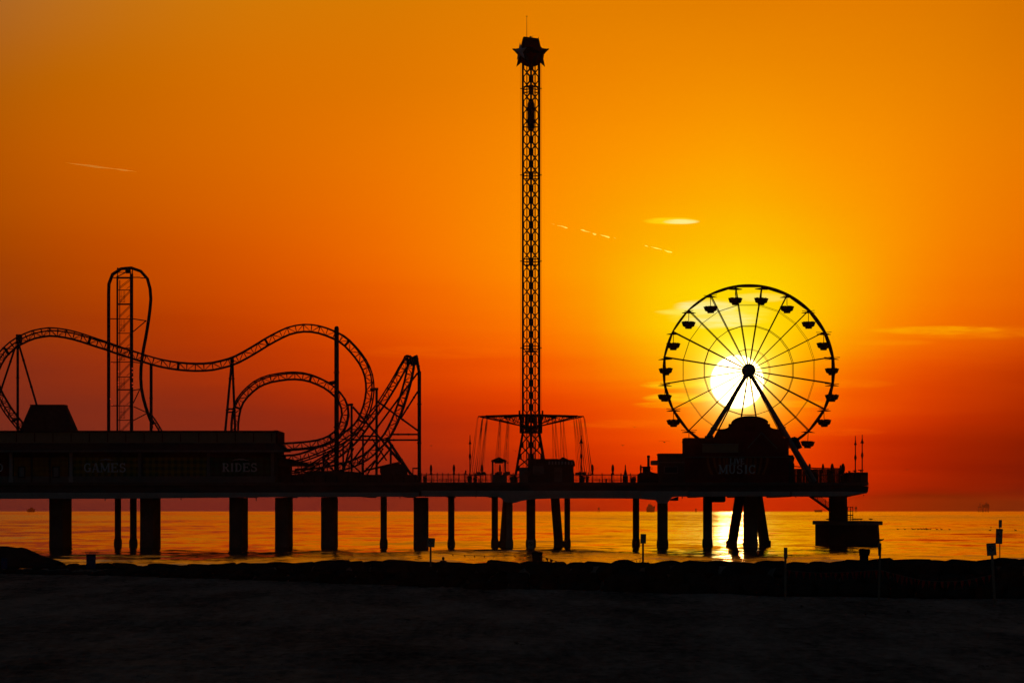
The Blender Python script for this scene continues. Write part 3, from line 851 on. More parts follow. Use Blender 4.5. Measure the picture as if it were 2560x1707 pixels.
# ------------------------------------------------------------------ roller coaster
co = thing('roller_coaster', (PX(600, 632), 632, DECK), 'looping steel roller coaster with truss track, a narrow lift tower and tall posts', 'roller coaster')
def smooth_path(pts, step):
    """Catmull-Rom through 3-D points, resampled evenly"""
    P_ = [Vector(p) for p in pts]
    out = []
    for i in range(len(P_) - 1):
        a = P_[max(i - 1, 0)]; b = P_[i]; c = P_[i + 1]; d_ = P_[min(i + 2, len(P_) - 1)]
        for k in range(16):
            t = k / 16
            out.append(0.5 * ((2*b) + (c - a)*t + (2*a - 5*b + 4*c - d_)*t*t + (3*b - a - 3*c + d_)*t**3))
    out.append(P_[-1])
    L = [0.0]
    for a, b in zip(out, out[1:]): L.append(L[-1] + (b - a).length)
    n = max(2, int(round(L[-1] / step)))
    res = []; j = 0
    for i in range(n + 1):
        s_ = L[-1] * i / n
        while j < len(L) - 2 and L[j + 1] < s_: j += 1
        t = (s_ - L[j]) / max(1e-6, L[j + 1] - L[j])
        res.append(out[j].lerp(out[j + 1], min(1, t)))
    return res
def track(pts, side, roll=None, depth_px=18, step=1.35, gauge=0.62, rr=0.125, name='track', m='steel_blue', lace=0.06):
    """pts: (px, py, Y) along the rail line; side +1 puts the spine on the right of travel"""
    path = smooth_path([P(*p) for p in pts], step)
    n = len(path)
    rl = []; rb = []; spn = []
    H = S(depth_px, 630)
    for i, p in enumerate(path):
        t = (path[min(i + 1, n - 1)] - path[max(i - 1, 0)]).normalized()
        dpt = Vector((0, 1, 0)); dpt = (dpt - t * dpt.dot(t)).normalized()
        nr = t.cross(dpt).normalized() * side
        a = R(roll(i / (n - 1))) if roll else 0.0
        d2 = dpt * math.cos(a) + nr * math.sin(a)
        n2 = nr * math.cos(a) - dpt * math.sin(a)
        rl.append(p - d2 * gauge); rb.append(p + d2 * gauge); spn.append(p + n2 * H)
    mb = MB(); mb.poly(rl, rr, 7); mb.poly(rb, rr, 7)
    for i in range(n): mb.tube(rl[i], rb[i], lace * 1.2, n=5)
    tr = mb.build(name, M[m], co)
    sb = MB(); sb.poly(spn, rr * 1.4, 8); sb.build('spine', M[m], tr)
    lb = MB()
    for i in range(n):
        lb.tube(rl[i], spn[i], lace, n=5); lb.tube(rb[i], spn[i], lace, n=5)
        if i < n - 1:
            if i % 2: lb.tube(rl[i], spn[i + 1], lace * 0.9, n=4); lb.tube(rb[i], spn[i + 1], lace * 0.9, n=4)
            else: lb.tube(rl[i + 1], spn[i], lace * 0.9, n=4); lb.tube(rb[i + 1], spn[i], lace * 0.9, n=4)
    lb.build('lacing', M[m], tr)
    if depth_px > 12:
        for i in range(4, n - 3, 11):
            MB().beam((rl[i] + rb[i]) / 2, spn[i], 0.34, 1.0).build('splice_plate', M[m], tr)
    return tr
YA = 630
A = [(78,1110,640),(56,1082,639),(28,1048,637),(4,1012,635),(-18,965,633),(-19,925,632),(-2,890,631),(17,867,YA),(40,850,YA),(57,840.5,YA),(86,829,YA),(115,824,YA),(135,823,YA),(172,828,YA),(207,837,YA),(244,849,YA),(273,858,YA),
     (301,868,YA),(330,877,YA),(359,886,YA),(400,898,YA),(445,906,YA),(485,909,YA),(522,908,YA),(551,902.5,YA),(580,894,YA),(608,880,YA),(637,863,YA),(666,845,YA),(700,827,YA),(721,818,YA),(748,812,YA),(772,811,YA),
     (799,815,YA),(829,825,YA),(861,841,630.5),(882,860,631),(901,882,631),(917,906,631.5),(928,933,632),(932.5,962,632),(932,985,632),(927,1012,632),(919,1036,632),(907,1061,632),(890,1080,632),(864,1099,631.5),(834,1118,631),
     (805,1132,630.5),(772,1145,630),(740,1154,630),(700,1156,630),(650,1156,630)]
track(A, -1, lambda u: 16 * math.sin(u * 9.0) + 6, name='track')
# its spine lies inside the curve, so the rails run along the outer edge
B = [(578.5,1100,636),(578.5,1075,636),(580,1046,636),(588,1010,636),(601,988,636),(620,968,636),(643,951,635.5),(671,940,635),(700,934.5,635),(727,931.5,635),(754,932.5,635),(780,938,635),(807,949,635),(825,959,635),
     (847,977,635),(863,999,635),(871,1023,635),(870,1047,635),(860,1076,634.5),(846,1092,634),(826,1106,633),(798,1116,632),(764,1121,632),(727,1124,632),(700,1125,632),(650,1124,632)]
track(B, -1, lambda u: 10 * math.sin(u * 6.0), depth_px=17, name='track')
C1 = [(640,1158,641),(720,1180,641),(783,1164,641),(845,1126,640),(885,1090,639),(914,1050,638.5),(933,1026,638),(949,1004,638),(962.5,982,638),(984,946,637.5),(1003,911,637),(1015,895,636),(1022,892.5,634),(1029,896,631),(1034,905,629),
      (1034,920,628),(1027,955,627.5),(1013,1004,627),(1000,1041,627),(984,1076,627),(968,1102,627),(945,1126,627),(922,1147,627),(890,1164,627.5),(855,1175,628),(800,1185,628),(740,1189,629)]
track(C1, -1, lambda u: 14 * math.sin(u * 7.0) + 6, depth_px=16, name='track')
# vertical lift loop
Dp = [(273,1110,630),(273,1060,630),(273,960,630),(273,860,630),(273,760,630),(273.5,712,630),(278,694,630),(288,681,630),(303,673.5,630),(320,671,630),(340,674,630),(358,685,630),(369,702,630),(375,730,630),(375.5,752,630),
      (371.5,790,630),(364,838,630),(356,880,630),(351.5,915,630),(350.5,945,630),(352,970,630),(358,1000,630),(367,1030,630.5),(374,1046,632),(380,1060,634)]
track(Dp, 1, None, depth_px=3.0, gauge=0.6, rr=0.12, step=1.6, name='lift_track', lace=0.03)
trk_low = [(374,1040,637),(384,1054,637),(398,1077,637),(406,1092,637)]
track(trk_low, 1, None, depth_px=6, step=1.0, rr=0.09, name='track', lace=0.045)
# lift tower
def cpost(x, y0, y1, wpx, Y, name='post', m='steel_blue', rnd_top=False):
    r = S(wpx, Y) / 2
    mb = MB(); z0, z1 = PZ(y1, Y), PZ(y0, Y)
    prof = [(r, 0), (r, z1 - z0 - (r if rnd_top else 0.0))]
    if rnd_top: prof += [(r * 0.8, z1 - z0 - 0.3 * r), (r * 0.3, z1 - z0)]
    mb.lathe((PX(x, Y), Y, z0), prof, 12)
    for k in (0.35, 0.7):
        h = (z1 - z0) * k
        mb.lathe((PX(x, Y), Y, z0 + h), [(r * 1.35, 0), (r * 1.35, 0.14)], 12, False)
    return mb.build(name, M[m], co)
lt = MB()
for x, wpx in ((293.3, 4.6), (328.8, 8.4)):
    for YY in (628.6, 631.4): lt.tube(P(x, 1110, YY), P(x, 690 if x < 300 else 684, YY), S(wpx, 630) / 2, n=10)
lt.tube(P(294, 700, 630), P(294, 671, 630), S(2.4, 630) / 2); lt.tube(P(331, 700, 630), P(331, 672, 630), S(2.6, 630) / 2)
lt.ball(P(294.3, 671.5, 630), 0.16)
lift = lt.build('lift_tower', M['steel_blue'], co)
for py, h in ((694.5, 4.4), (725, 2.0), (760.5, 4.0), (797, 1.8), (833, 2.0), (869.5, 2), (905, 2), (942, 2), (974, 3.2), (1014, 2), (1050, 2)):
    rg = MB()
    for YY in (628.6, 631.4): rg.beam(P(293, py, YY), P(330, py, YY), S(h, 630), 0.2)
    for x in (293, 329): rg.beam(P(x, py, 628.6), P(x, py, 631.4), S(h, 630), 0.2)
    rg.build('brace', M['steel_blue'], lift)
rg = MB()
rg.beam(P(293, 692, 630), P(316, 680, 630), 0.14, 0.14); rg.beam(P(294, 681, 630), P(332, 681, 630), 0.12, 0.12)
rg.box((PX(314, 630), 629.3, PZ(683, 630)), (PX(326, 630), 630.7, PZ(673, 630)))
rg.build('head_frame', M['steel_blue'], lift)
for grp in ((((283,694.5),(293,694.5)),), (((332,693.5),(351,693.5)),((351,695),(364,695))), (((276,797),(293,797)),), (((277,905.5),(293,905.5)),), (((277,1014),(293,1014)),),
            (((333,797),(366,802)),((333,829),(365,802))), (((333,905),(351,907)),), (((333,975.5),(351,972.5)),((333,1008),(349,974))), (((334,1016),(369,1032)),((333,1051),(369,1032)))):
    rg = MB()
    for a, b in grp: rg.beam(P(a[0], a[1], 630), P(b[0], b[1], 630), S(2.4, 630), 0.18)
    rg.build('track_stay', M['steel_blue'], lift)
sx = MB()
lv = [694.5, 725, 760.5, 797, 833, 869.5, 905, 942, 974, 1014, 1050, 1086]
sx.tube(P(298.5, 700, 631), P(298.5, 1100, 631), 0.045, n=5); sx.tube(P(300.2, 700, 631), P(300.2, 1100, 631), 0.03, n=5)
for k in range(len(lv) - 1):
    a, b = lv[k], lv[k + 1]
    lo = b - 2.5; hi = a + 7 if k % 2 == 0 else a + 5
    for o2 in (0, 4): sx.tube(P(298, lo - o2, 631), P(325, hi - o2, 631), 0.045, n=5)
    if k % 2 == 0: sx.tube(P(316, lo, 629.4), P(326, lo - 8, 629.4), 0.04, n=5)
    else:
        for x in (304.5, 309.5, 312): sx.tube(P(x, a + 1.5, 631), P(x, b - 5, 631), 0.03, n=5)
        for y in (a + 16, b - 5): sx.tube(P(299.5, y, 631), P(312.5, y, 631), 0.03, n=5)
sx.build('stair', M['steel_blue'], lift)
lm_ = bpy.data.materials.new('lamp_red'); lm_.use_nodes = True
lb_ = lm_.node_tree.nodes['Principled BSDF']
lb_.inputs['Base Color'].default_value = (0.5, 0.05, 0.02, 1); lb_.inputs['Emission Color'].default_value = (1, 0.07, 0.02, 1); lb_.inputs['Emission Strength'].default_value = 0.5
for (x, y) in ((296.3, 894), (296.3, 929), (296.3, 955), (296.3, 962), (331, 921), (331, 930), (331.5, 943), (331, 958), (332, 966), (280, 908), (276, 997), (280, 1012)):
    MB().ball(P(x, y, 628.0), 0.10, n=8, m=6).build('tower_lamp', lm_, lift)
# posts and raking legs
def leg(a, b, wpx, Ya, Yb=None, name='support_leg'):
    Yb = Yb or Ya
    mb = MB(); p, q = P(a[0], a[1], Ya), P(b[0], b[1], Yb); r = S(wpx, Ya) / 2
    mb.tube(p, q, r, n=10)
    t = (q - p).normalized()
    for k in (0.22, 0.62):
        c_ = p.lerp(q, k); mb.tube(c_ - t * 0.07, c_ + t * 0.07, r * 1.4, n=10)
    return mb.build(name, M['steel_blue'], co)
cpost(44.3, 836, 1200, 6.5, 632.5)
MB().box((PX(40.5, 632), 631.5, PZ(860, 632)), (PX(55, 632), 632.4, PZ(836, 632))).build('bracket', M['steel_blue'], co)
leg((38, 868), (-16, 1030), 5.0, 633); leg((48, 864), (97, 1030), 5.0, 633)
cpost(377.8, 908, 1200, 7.6, 631.8)
leg((579.5, 903), (561, 1100), 6.0, 632, 630); leg((581, 903), (589, 1100), 6.0, 632, 634)
MB().beam(P(569, 1022, 631), P(586, 1022, 633), S(4, 630), 0.2).build('tie_beam', M['steel_blue'], co)
MB().beam(P(568, 1030, 631), P(586, 1030, 633), S(3.4, 630), 0.2).build('tie_beam', M['steel_blue'], co)
MB().beam(P(580, 898, 630.5), P(580.5, 908, 632), S(8, 630), 0.6).build('bracket', M['steel_blue'], co)
cpost(841.5, 815, 1205, 11.5, 627.5, rnd_top=True)
MB().beam(P(825, 958, 634), P(840, 955, 628), S(8, 630), 0.5).build('bracket', M['steel_blue'], co)
cpost(879, 1008, 1205, 5.6, 629); cpost(941.5, 969, 1205, 6.2, 629.5); cpost(907.5, 1080, 1205, 5, 629); cpost(858, 1108, 1205, 4.6, 628.5); cpost(809, 1130, 1205, 5, 628)
cpost(976.8, 1108, 1205, 5, 626)
MB().beam(P(870, 1012, 634), P(880, 1011, 629), S(5, 630), 0.4).build('bracket', M['steel_blue'], co)
MB().beam(P(928, 973, 632), P(943, 972, 629.5), S(6, 630), 0.4).build('bracket', M['steel_blue'], co)
cpost(1048.3, 928, 1205, 9.0, 632)
leg((1040.5, 888), (1048, 932), 7.5, 632)
MB().extr([P(1022, 896, 631.4), P(1036, 889, 631.4), P(1042, 886.5, 631.4), P(1044, 905, 631.4), P(1040, 912, 631.4), P(1028, 914, 631.4)], (0, 1.2, 0)).build('bracket', M['steel_blue'], co)
leg((981, 1085.5), (1046, 1085.5), 4.4, 631, 632, 'tie_beam'); leg((884, 1099.5), (1046, 1099.5), 4.4, 629, 632, 'tie_beam'); leg((905, 1090), (942, 1090), 4.4, 629, 629.5, 'tie_beam')
leg((1044, 932), (881, 1152), 4.6, 632, 630); leg((1044, 979), (1003, 1044), 4.4, 632, 628); leg((944, 1003.5), (1046, 1077), 4.6, 630, 632)
leg((882, 1017), (1030, 1186), 5.4, 629, 626); leg((966, 1094), (1026, 1184), 7, 627, 626); leg((957, 1104), (998, 1152), 5, 628, 627); leg((974, 1124), (943, 1160), 4.4, 628, 628)
leg((858, 1180), (880, 1095), 4.6, 631, 633); leg((815, 1150), (838, 1184), 4.4, 629, 628); leg((806, 1146), (850, 1108), 4.6, 631, 632); leg((890, 1165), (940, 1105), 4.0, 634, 636)
leg((760, 1170), (842, 1120), 4.2, 634, 635); leg((905, 1185), (938, 1150), 4.0, 634, 634)

for a, b, w_, ya, yb in (((800, 1186), (822, 1140), 4, 629, 631), ((852, 1186), (884, 1120), 4, 630, 632), ((918, 1186), (958, 1120), 4, 628, 628), ((868, 1150), (907, 1186), 3.6, 630, 630),
                         ((770, 1186), (800, 1150), 3.6, 631, 632), ((930, 1096), (966, 1150), 4, 632, 630), ((842, 1100), (882, 1062), 4, 630, 632)):
    leg(a, b, w_, ya, yb)
# ------------------------------------------------------------------ swing tower
YT = 632.0
cxp = 1327.5
tw = thing('swing_tower', (PX(cxp, YT), YT, DECK), 'very tall slender lattice swing ride tower topped with big stars', 'swing ride')
CX = PX(cxp, YT); HW = S(20.5, YT)           # the square shaft is seen on its corner
corners = [(-HW, 0), (0, -HW), (HW, 0), (0, HW)]
zb, zt, zk = DECK, PZ(150, YT), PZ(1082, YT)  # deck, head, knee where the legs spread
for (ax, ay), wpx in zip(corners, (5.2, 5.4, 6.2, 3.2)):
    mb = MB(); r = S(wpx, YT) / 2
    k = 2.05
    mb.tube((CX + ax, YT + ay, zt), (CX + ax, YT + ay, zk), r, n=10)
    if ax: mb.tube((CX + ax, YT + ay, zk), (CX + ax * k, YT + ay * k, zb), r * 1.15, r * 1.2, n=10)
    else: mb.tube((CX + ax, YT + ay, zk), (CX + ax, YT + ay * 1.6, zb), r * 1.15, r * 1.3, n=10)
    mb.build('chord', M['steel_dark'], tw)
nodes = []
py = 167.0
while py < 1085:
    nodes.append(PZ(py, YT)); py += 30.4
faces = [(0, 1), (1, 2), (2, 3), (3, 0)]
for a, b in faces:
    mb = MB(); A_, B_ = corners[a], corners[b]
    for z0, z1 in zip(nodes, nodes[1:]):
        pa = lambda z: Vector((CX + A_[0], YT + A_[1], z)); pb = lambda z: Vector((CX + B_[0], YT + B_[1], z))
        h = (z0 - z1) * 0.5
        mb.tube(pa(z0 - 0.15), pb(z1 + 0.15), 0.075, n=6); mb.tube(pb(z0 - 0.15), pa(z1 + 0.15), 0.075, n=6)
    # gusset plates where the diagonals meet the corner posts
    for z in nodes:
        for (q, o_) in ((A_, B_), (B_, A_)):
            v = Vector((o_[0] - q[0], o_[1] - q[1], 0)).normalized()
            c_ = Vector((CX + q[0], YT + q[1], z))
            mb.beam(c_, c_ + v * (0.50 if q[0] == 0 else 0.34), 0.80 if q[0] == 0 else 0.55, 0.05, up=Vector((-v.y, v.x, 0)))
    mb.build('bracing', M['steel_dark'], tw)
# bracing between the spread legs below the knee
kn = [PZ(y, YT) for y in (1084, 1112, 1141, 1170, 1199)]
def leg_at(c, z):
    t = max(0.0, (zk - z) / (zk - zb)); k = 1 + (1.05 if c[0] else 0.6) * t
    return Vector((CX + c[0] * k, YT + c[1] * k, z))
for a, b in faces:
    mb = MB(); A_, B_ = corners[a], corners[b]
    for z0, z1 in zip(kn, kn[1:]):
        mb.tube(leg_at(A_, z0), leg_at(B_, z1), 0.095, n=6); mb.tube(leg_at(B_, z0), leg_at(A_, z1), 0.095, n=6)
        for c_, d_ in ((A_, B_), (B_, A_)):
            p_ = leg_at(c_, z1); v = (leg_at(d_, z1) - p_).normalized()
            mb.beam(p_, p_ + v * 0.6, 0.9, 0.05, up=Vector((-v.y, v.x, 0)))
    mb.build('leg_bracing', M['steel_dark'], tw)
mb = MB()
mid = lambda a, b, t=0.5: (CX + corners[a][0]*(1-t) + corners[b][0]*t, YT + corners[a][1]*(1-t) + corners[b][1]*t)
for (a, b, r) in ((3, 0, 0.085), (2, 3, 0.085)):
    x, y = mid(a, b); mb.tube((x, y, zt), (x, y, zb + 2), r, n=6)
mb.build('guide_rail', M['steel_dark'], tw)
mb = MB()
lx = CX + S(9.0, YT)
for dx in (-0.22, 0.14): mb.tube((lx + dx, YT + 0.2, zt), (lx + dx, YT + 0.2, zb + 1), 0.035, n=5)
z = zb + 1
while z < zt:
    mb.tube((lx - 0.22, YT + 0.2, z), (lx + 0.14, YT + 0.2, z), 0.025, n=4); z += 0.42
mb.build('ladder', M['steel_grey'], tw)
for k, py in enumerate((224, 318, 440, 655, 872)):
    mb = MB(); z = PZ(py, YT)
    for dz in ((0,) if py == 318 else (-0.5, 0.0, 0.45)):
        for a, b in faces:
            mb.beam((CX + corners[a][0]*1.04, YT + corners[a][1]*1.04, z + dz), (CX + corners[b][0]*1.04, YT + corners[b][1]*1.04, z + dz), 0.10, 0.10)
    if py != 318:
        for s_ in (-1, 1):
            mb.tube((CX + s_ * HW, YT, z + 0.1), (CX + s_ * (HW + 0.42), YT, z + 0.16), 0.08, n=6)
        mb.box((CX - 0.33, YT - HW - 0.12, z - 0.65), (CX + 0.33, YT - HW + 0.3, z + 0.6))
    mb.build('ring_frame', M['steel_dark'], tw)
for s_ in (-1, 1):
    MB().tube((CX + s_ * (HW + 0.40), YT, zt + 0.3), (CX + s_ * (HW + 0.40), YT, PZ(1040, YT)), 0.022, n=5).build('hoist_rope', M['chain'], tw)
cw = MB()
cw.prism([(CX + S(x, YT), PZ(y, YT)) for x, y in ((-5, 249), (5, 249), (8.5, 262), (8.5, 318), (7, 326), (-7, 326), (-8.5, 318), (-8.5, 262))], YT - 0.9, YT + 0.9)
cw.build('counterweight', M['steel_dark'], tw)
# star head
head = MB()
hz = PZ(137, YT)
head.ball((CX - 0.02, YT, hz), S(33, YT), S(33, YT), S(31, YT), 20, 14)
hd = head.build('head_drum', M['steel_red'], tw)
cap = MB()
cap.extr([(PX(1309, YT), YT - 1.6, PZ(95, YT)), (PX(1345, YT), YT - 1.6, PZ(99.5, YT)), (PX(1352, YT), YT - 1.6, PZ(128, YT)), (PX(1303, YT), YT - 1.6, PZ(124, YT))], (0, 3.2, 0))
cap.build('head_cap', M['steel_dark'], tw)
def star(c, nrm, Rr, thick, name, m, ridge=0.0, tilt=0.0):
    nrm = Vector(nrm).normalized(); up = Vector((0, 0, 1)); side = up.cross(nrm).normalized()
    pts = []
    for i in range(10):
        rr = Rr if i % 2 == 0 else Rr * 0.40
        an = math.pi / 2 + i * math.pi / 5 + tilt
        pts.append(Vector(c) + side * math.cos(an) * rr + up * math.sin(an) * rr)
    front = Vector(c) + nrm * (thick + ridge)
    back = Vector(c) - nrm * thick
    vs = pts + [front, back]
    fs = [(i, (i + 1) % 10, 10) for i in range(10)] + [((i + 1) % 10, i, 11) for i in range(10)]
    mb = MB(); mb.add(vs, fs); return mb.build(name, m, tw)
for ang in (-135, -45, 45, 135):
    n_ = Vector((math.cos(R(ang)), math.sin(R(ang)), 0))
    c_ = Vector((CX - 0.05, YT, PZ(135, YT))) + n_ * S(27, YT)
    star(c_, n_, S(40.5, YT), 0.5, 'big_star', M['steel_dark'], 0.25)
for ang in (-135,):
    n_ = Vector((math.cos(R(ang)), math.sin(R(ang)), 0))
    c_ = Vector((CX - 0.05, YT, PZ(133, YT))) + n_ * (S(27, YT) + 0.62)
    star(c_, n_, S(24, YT), 0.12, 'small_star', M['letter'], 0.3, R(4))
mb = MB(); mb.tube(P(1317, 96, YT), P(1317, 41.5, YT), 0.05, 0.03, n=6); mb.tube(P(1315, 41.2, YT), P(1319, 41.2, YT), 0.05, n=6); mb.lathe(P(1317, 96, YT), [(0.12, 0), (0.12, 0.2)], 8)
mb.build('antenna', M['steel_grey'], tw)
mb = MB(); mb.lathe(P(1326.5, 97.5, YT), [(0.08, 0), (0.08, 0.12), (0.18, 0.16), (0.20, 0.34), (0.14, 0.40), (0.02, 0.42)], 10); mb.build('beacon', M['lens'], tw)
mb = MB(); mb.tube(P(1332, 98, YT), P(1332, 91, YT), 0.025, n=5); mb.tube(P(1330.8, 91, YT), P(1333.2, 91, YT), 0.03, n=5); mb.tube(P(1336.5, 99, YT), P(1336.5, 95.5, YT), 0.035, n=5)
mb.build('wind_gauge', M['steel_grey'], tw)
# swing carriage low on the shaft
cr = MB()
def ringbox(mb, py0, py1, rpx, r2=None):
    z1, z0 = PZ(py0, YT), PZ(py1, YT); r = S(rpx, YT); r2 = S(r2, YT) if r2 else r * 0.82
    n = 24; vs = []
    for z in (z0, z1):
        for rr in (r, r2):
            for i in range(n): vs.append((CX + rr * math.cos(2*math.pi*i/n), YT + rr * math.sin(2*math.pi*i/n), z))
    fs = []
    for i in range(n):
        j = (i + 1) % n
        fs += [(i, j, 2*n+j, 2*n+i), (n+j, n+i, 3*n+i, 3*n+j), (j, i, n+i, n+j), (2*n+i, 2*n+j, 3*n+j, 3*n+i)]
    mb.add(vs, fs)
ringbox(cr, 1035, 1040, 31); ringbox(cr, 1064, 1069, 28); ringbox(cr, 1069, 1073, 25); ringbox(cr, 1079, 1083, 23)
for i in range(8):
    an = 2 * math.pi * (i + 0.35) / 8
    x, y = CX + S(27, YT) * math.cos(an), YT + S(27, YT) * math.sin(an)
    cr.box((x - 0.16, y - 0.16, PZ(1083, YT)), (x + 0.16, y + 0.16, PZ(1036, YT)))
carr = cr.build('carriage', M['steel_dark'], tw)
for i in range(4):
    an = R(0 + 90 * i) + 0.02
    x, y = CX + S(29, YT) * math.cos(an), YT + S(29, YT) * math.sin(an)
    MB().bev((x - 0.13, y - 0.13, PZ(1049, YT)), (x + 0.13, y + 0.13, PZ(1026, YT)), 0.03).build('drive_box', M['steel_dark'], carr)
NA = 12
RA = S(131, YT)
zA, zB = PZ(1039, YT), PZ(1064, YT)
for i in range(NA):
    an = 2 * math.pi * (i + 0.035) / NA
    dv = Vector((math.cos(an), math.sin(an), 0)); sv = Vector((-dv.y, dv.x, 0))
    c0 = Vector((CX, YT, 0))
    mb = MB()
    top = lambda t: c0 + dv * (S(28, YT) + (RA - S(28, YT)) * t) + Vector((0, 0, zA + 0.1 - t * 0.25))
    bot = lambda t: c0 + dv * (S(28, YT) + (RA - S(28, YT)) * t) + Vector((0, 0, zB + (zA - zB - 0.15) * t))
    mb.beam(top(0), top(0.97), 0.24, 0.22); mb.tube(bot(0), bot(0.97), 0.07, n=6)
    for k in range(5):
        t0, t1 = 0.10 + 0.18 * k, 0.19 + 0.18 * k
        mb.tube(top(t0), bot(t1), 0.035, n=5); mb.tube(bot(t1), top(t1 + 0.09), 0.035, n=5)
    tip = top(1.0)
    mb.tube(top(0.95), tip + Vector((0, 0, 0.1)), 0.07, n=6)
    mb.tube(tip + Vector((0, 0, 0.1)), tip + dv * 0.1 + Vector((0, 0, -0.18)), 0.06, n=6)
    for u in (-0.75, 0.75):
        mb.tube(tip + dv * 0.1 + Vector((0, 0, -0.05)), tip + dv * 0.1 + sv * u + Vector((0, 0, -0.3)), 0.05, n=5)
    arm = mb.build('arm', M['steel_dark'], carr)
    for u in (-0.75, 0.75):
        ch = MB()
        a = tip + dv * 0.1 + sv * u + Vector((0, 0, -0.3))
        b = a + dv * (1.05 + 0.12 * math.sin(i * 3 + u)) + Vector((0, 0, PZ(1188, YT) - a.z))
        for w_ in (-0.38, 0.38):
            for dd in (0, 1):
                ch.tube(a + dv * dd * 0.12, b + sv * w_ + dv * dd * 0.35, 0.026, n=4)
        # bench seat at the end of the chains
        ch.beam(b + sv * -0.5 - dv * 0.1, b + sv * 0.5 - dv * 0.1, 0.06, 0.45, up=dv)
        ch.beam(b + sv * -0.5 - dv * 0.3 + Vector((0, 0, 0.3)), b + sv * 0.5 - dv * 0.3 + Vector((0, 0, 0.3)), 0.45, 0.06, up=dv)
        ch.build('swing_seat', M['chain'], carr)
# ------------------------------------------------------------------ Ferris wheel
YW = 634.0
HX, HZ_ = PX(1871.5, YW), PZ(926, YW)
RW = S(211, YW)
NG = 20
fw = thing('ferris_wheel', (HX, YW, DECK), 'tall ferris wheel with open hanging tubs standing against the rising sun', 'ferris wheel')
WD = 1.3
for yy in (YW - WD, YW + WD):
    # each rim: round outside, straight chords inside, so it swells between the spokes
    n = NG * 8; ro = S(214.5, YW); vs = []; 
    for i in range(n):
        an = 2 * math.pi * i / n + math.pi / NG
        u = (i % 8) / 8; half = math.pi / NG
        ri = S(211.2, YW) * math.cos(half) / math.cos(abs(u - 0.5) * 2 * half)
        ca, sa = math.sin(an), math.cos(an)
        for rr in (ri, ro):
            for dy in (-0.07, 0.07): vs.append((HX + rr * ca, yy + dy, HZ_ + rr * sa))
    fs = []
    for i in range(n):
        a, b = 4 * i, 4 * ((i + 1) % n)
        fs += [(a, b, b+2, a+2), (a+1, a+3, b+3, b+1), (a+2, b+2, b+3, a+3), (a, a+1, b+1, b)]
    mb = MB(); mb.add(vs, fs); mb.build('rim', M['steel_red'], fw)
    for rp, tr_ in ((53, 0.03), (112, 0.045), (165.5, 0.03)):
        pts = [(HX + S(rp, YW) * math.sin(math.pi * (2*i+1) / NG), yy, HZ_ + S(rp, YW) * math.cos(math.pi * (2*i+1) / NG)) for i in range(NG)]
        MB().poly(pts, tr_, 6, closed=True).build('brace_ring', M['steel_red'], fw)
    for i in range(NG):
        an = math.pi * (2 * i + 1) / NG
        d_ = Vector((math.sin(an), 0, math.cos(an)))
        c_ = Vector((HX, 0, HZ_))
        s0 = c_ + d_ * S(12, YW) + Vector((0, YW + (yy - YW) * 0.75, 0)); s1 = c_ + d_ * S(211, YW) + Vector((0, yy, 0))
        MB().tube(s0, s1, 0.075 if yy < YW else 0.05, 0.095 if yy < YW else 0.06, n=6).build('spoke', M['steel_red'], fw)
mb = MB()
hb = []
for r_, y_ in ((0.25, -2.2), (0.55, -2.15), (1.0, -1.7), (1.08, -1.2), (1.08, 1.2), (1.0, 1.7), (0.55, 2.15), (0.25, 2.2)):
    hb.append([(HX + r_ * math.cos(2*math.pi*i/20), YW + y_, HZ_ + r_ * math.sin(2*math.pi*i/20)) for i in range(20)])
vs = [v for rg_ in hb for v in rg_]
fs = [(k*20+i, k*20+(i+1)%20, (k+1)*20+(i+1)%20, (k+1)*20+i) for k in range(7) for i in range(20)] + [tuple(range(20)), tuple(range(140, 160))]
mb.add(vs, fs, True); mb.build('hub', M['steel_grey'], fw)
# rigid legs
def wleg(y, bx0, by0, wpx, name='support_leg'):
    mb = MB()
    p, q = P(1871.5, 928, YW + y * 0.55), P(bx0, by0, YW + y)
    t = (q - p).normalized(); r = S(wpx, YW) / 2
    mb.tube(p, q, r * 0.8, r * 1.06, n=12)
    for k in (0.52, 0.9): mb.tube(p.lerp(q, k) - t * 0.1, p.lerp(q, k) + t * 0.1, r * 1.35, n=12)
    mb.build(name, M['steel_grey'], fw)
wleg(-4.0, 1706, 1204, 12.0); wleg(-4.0, 2037, 1204, 12.0)
wleg(5.0, 1696, 1204, 6.5); wleg(5.0, 2026, 1204, 6.5)
mb = MB(); mb.bev((PX(1982, 630), YW - 2.0, PZ(1110, 630)), (PX(1996, 630), YW + 0.5, PZ(1092, 630)), 0.1); mb.tube(P(1983, 1092, 631), P(1990, 1120, 631), 0.35, n=8); mb.tube(P(1991, 1100, 631), P(2000, 1121, 631), 0.4, n=8); mb.build('drive_unit', M['steel_dark'], fw)
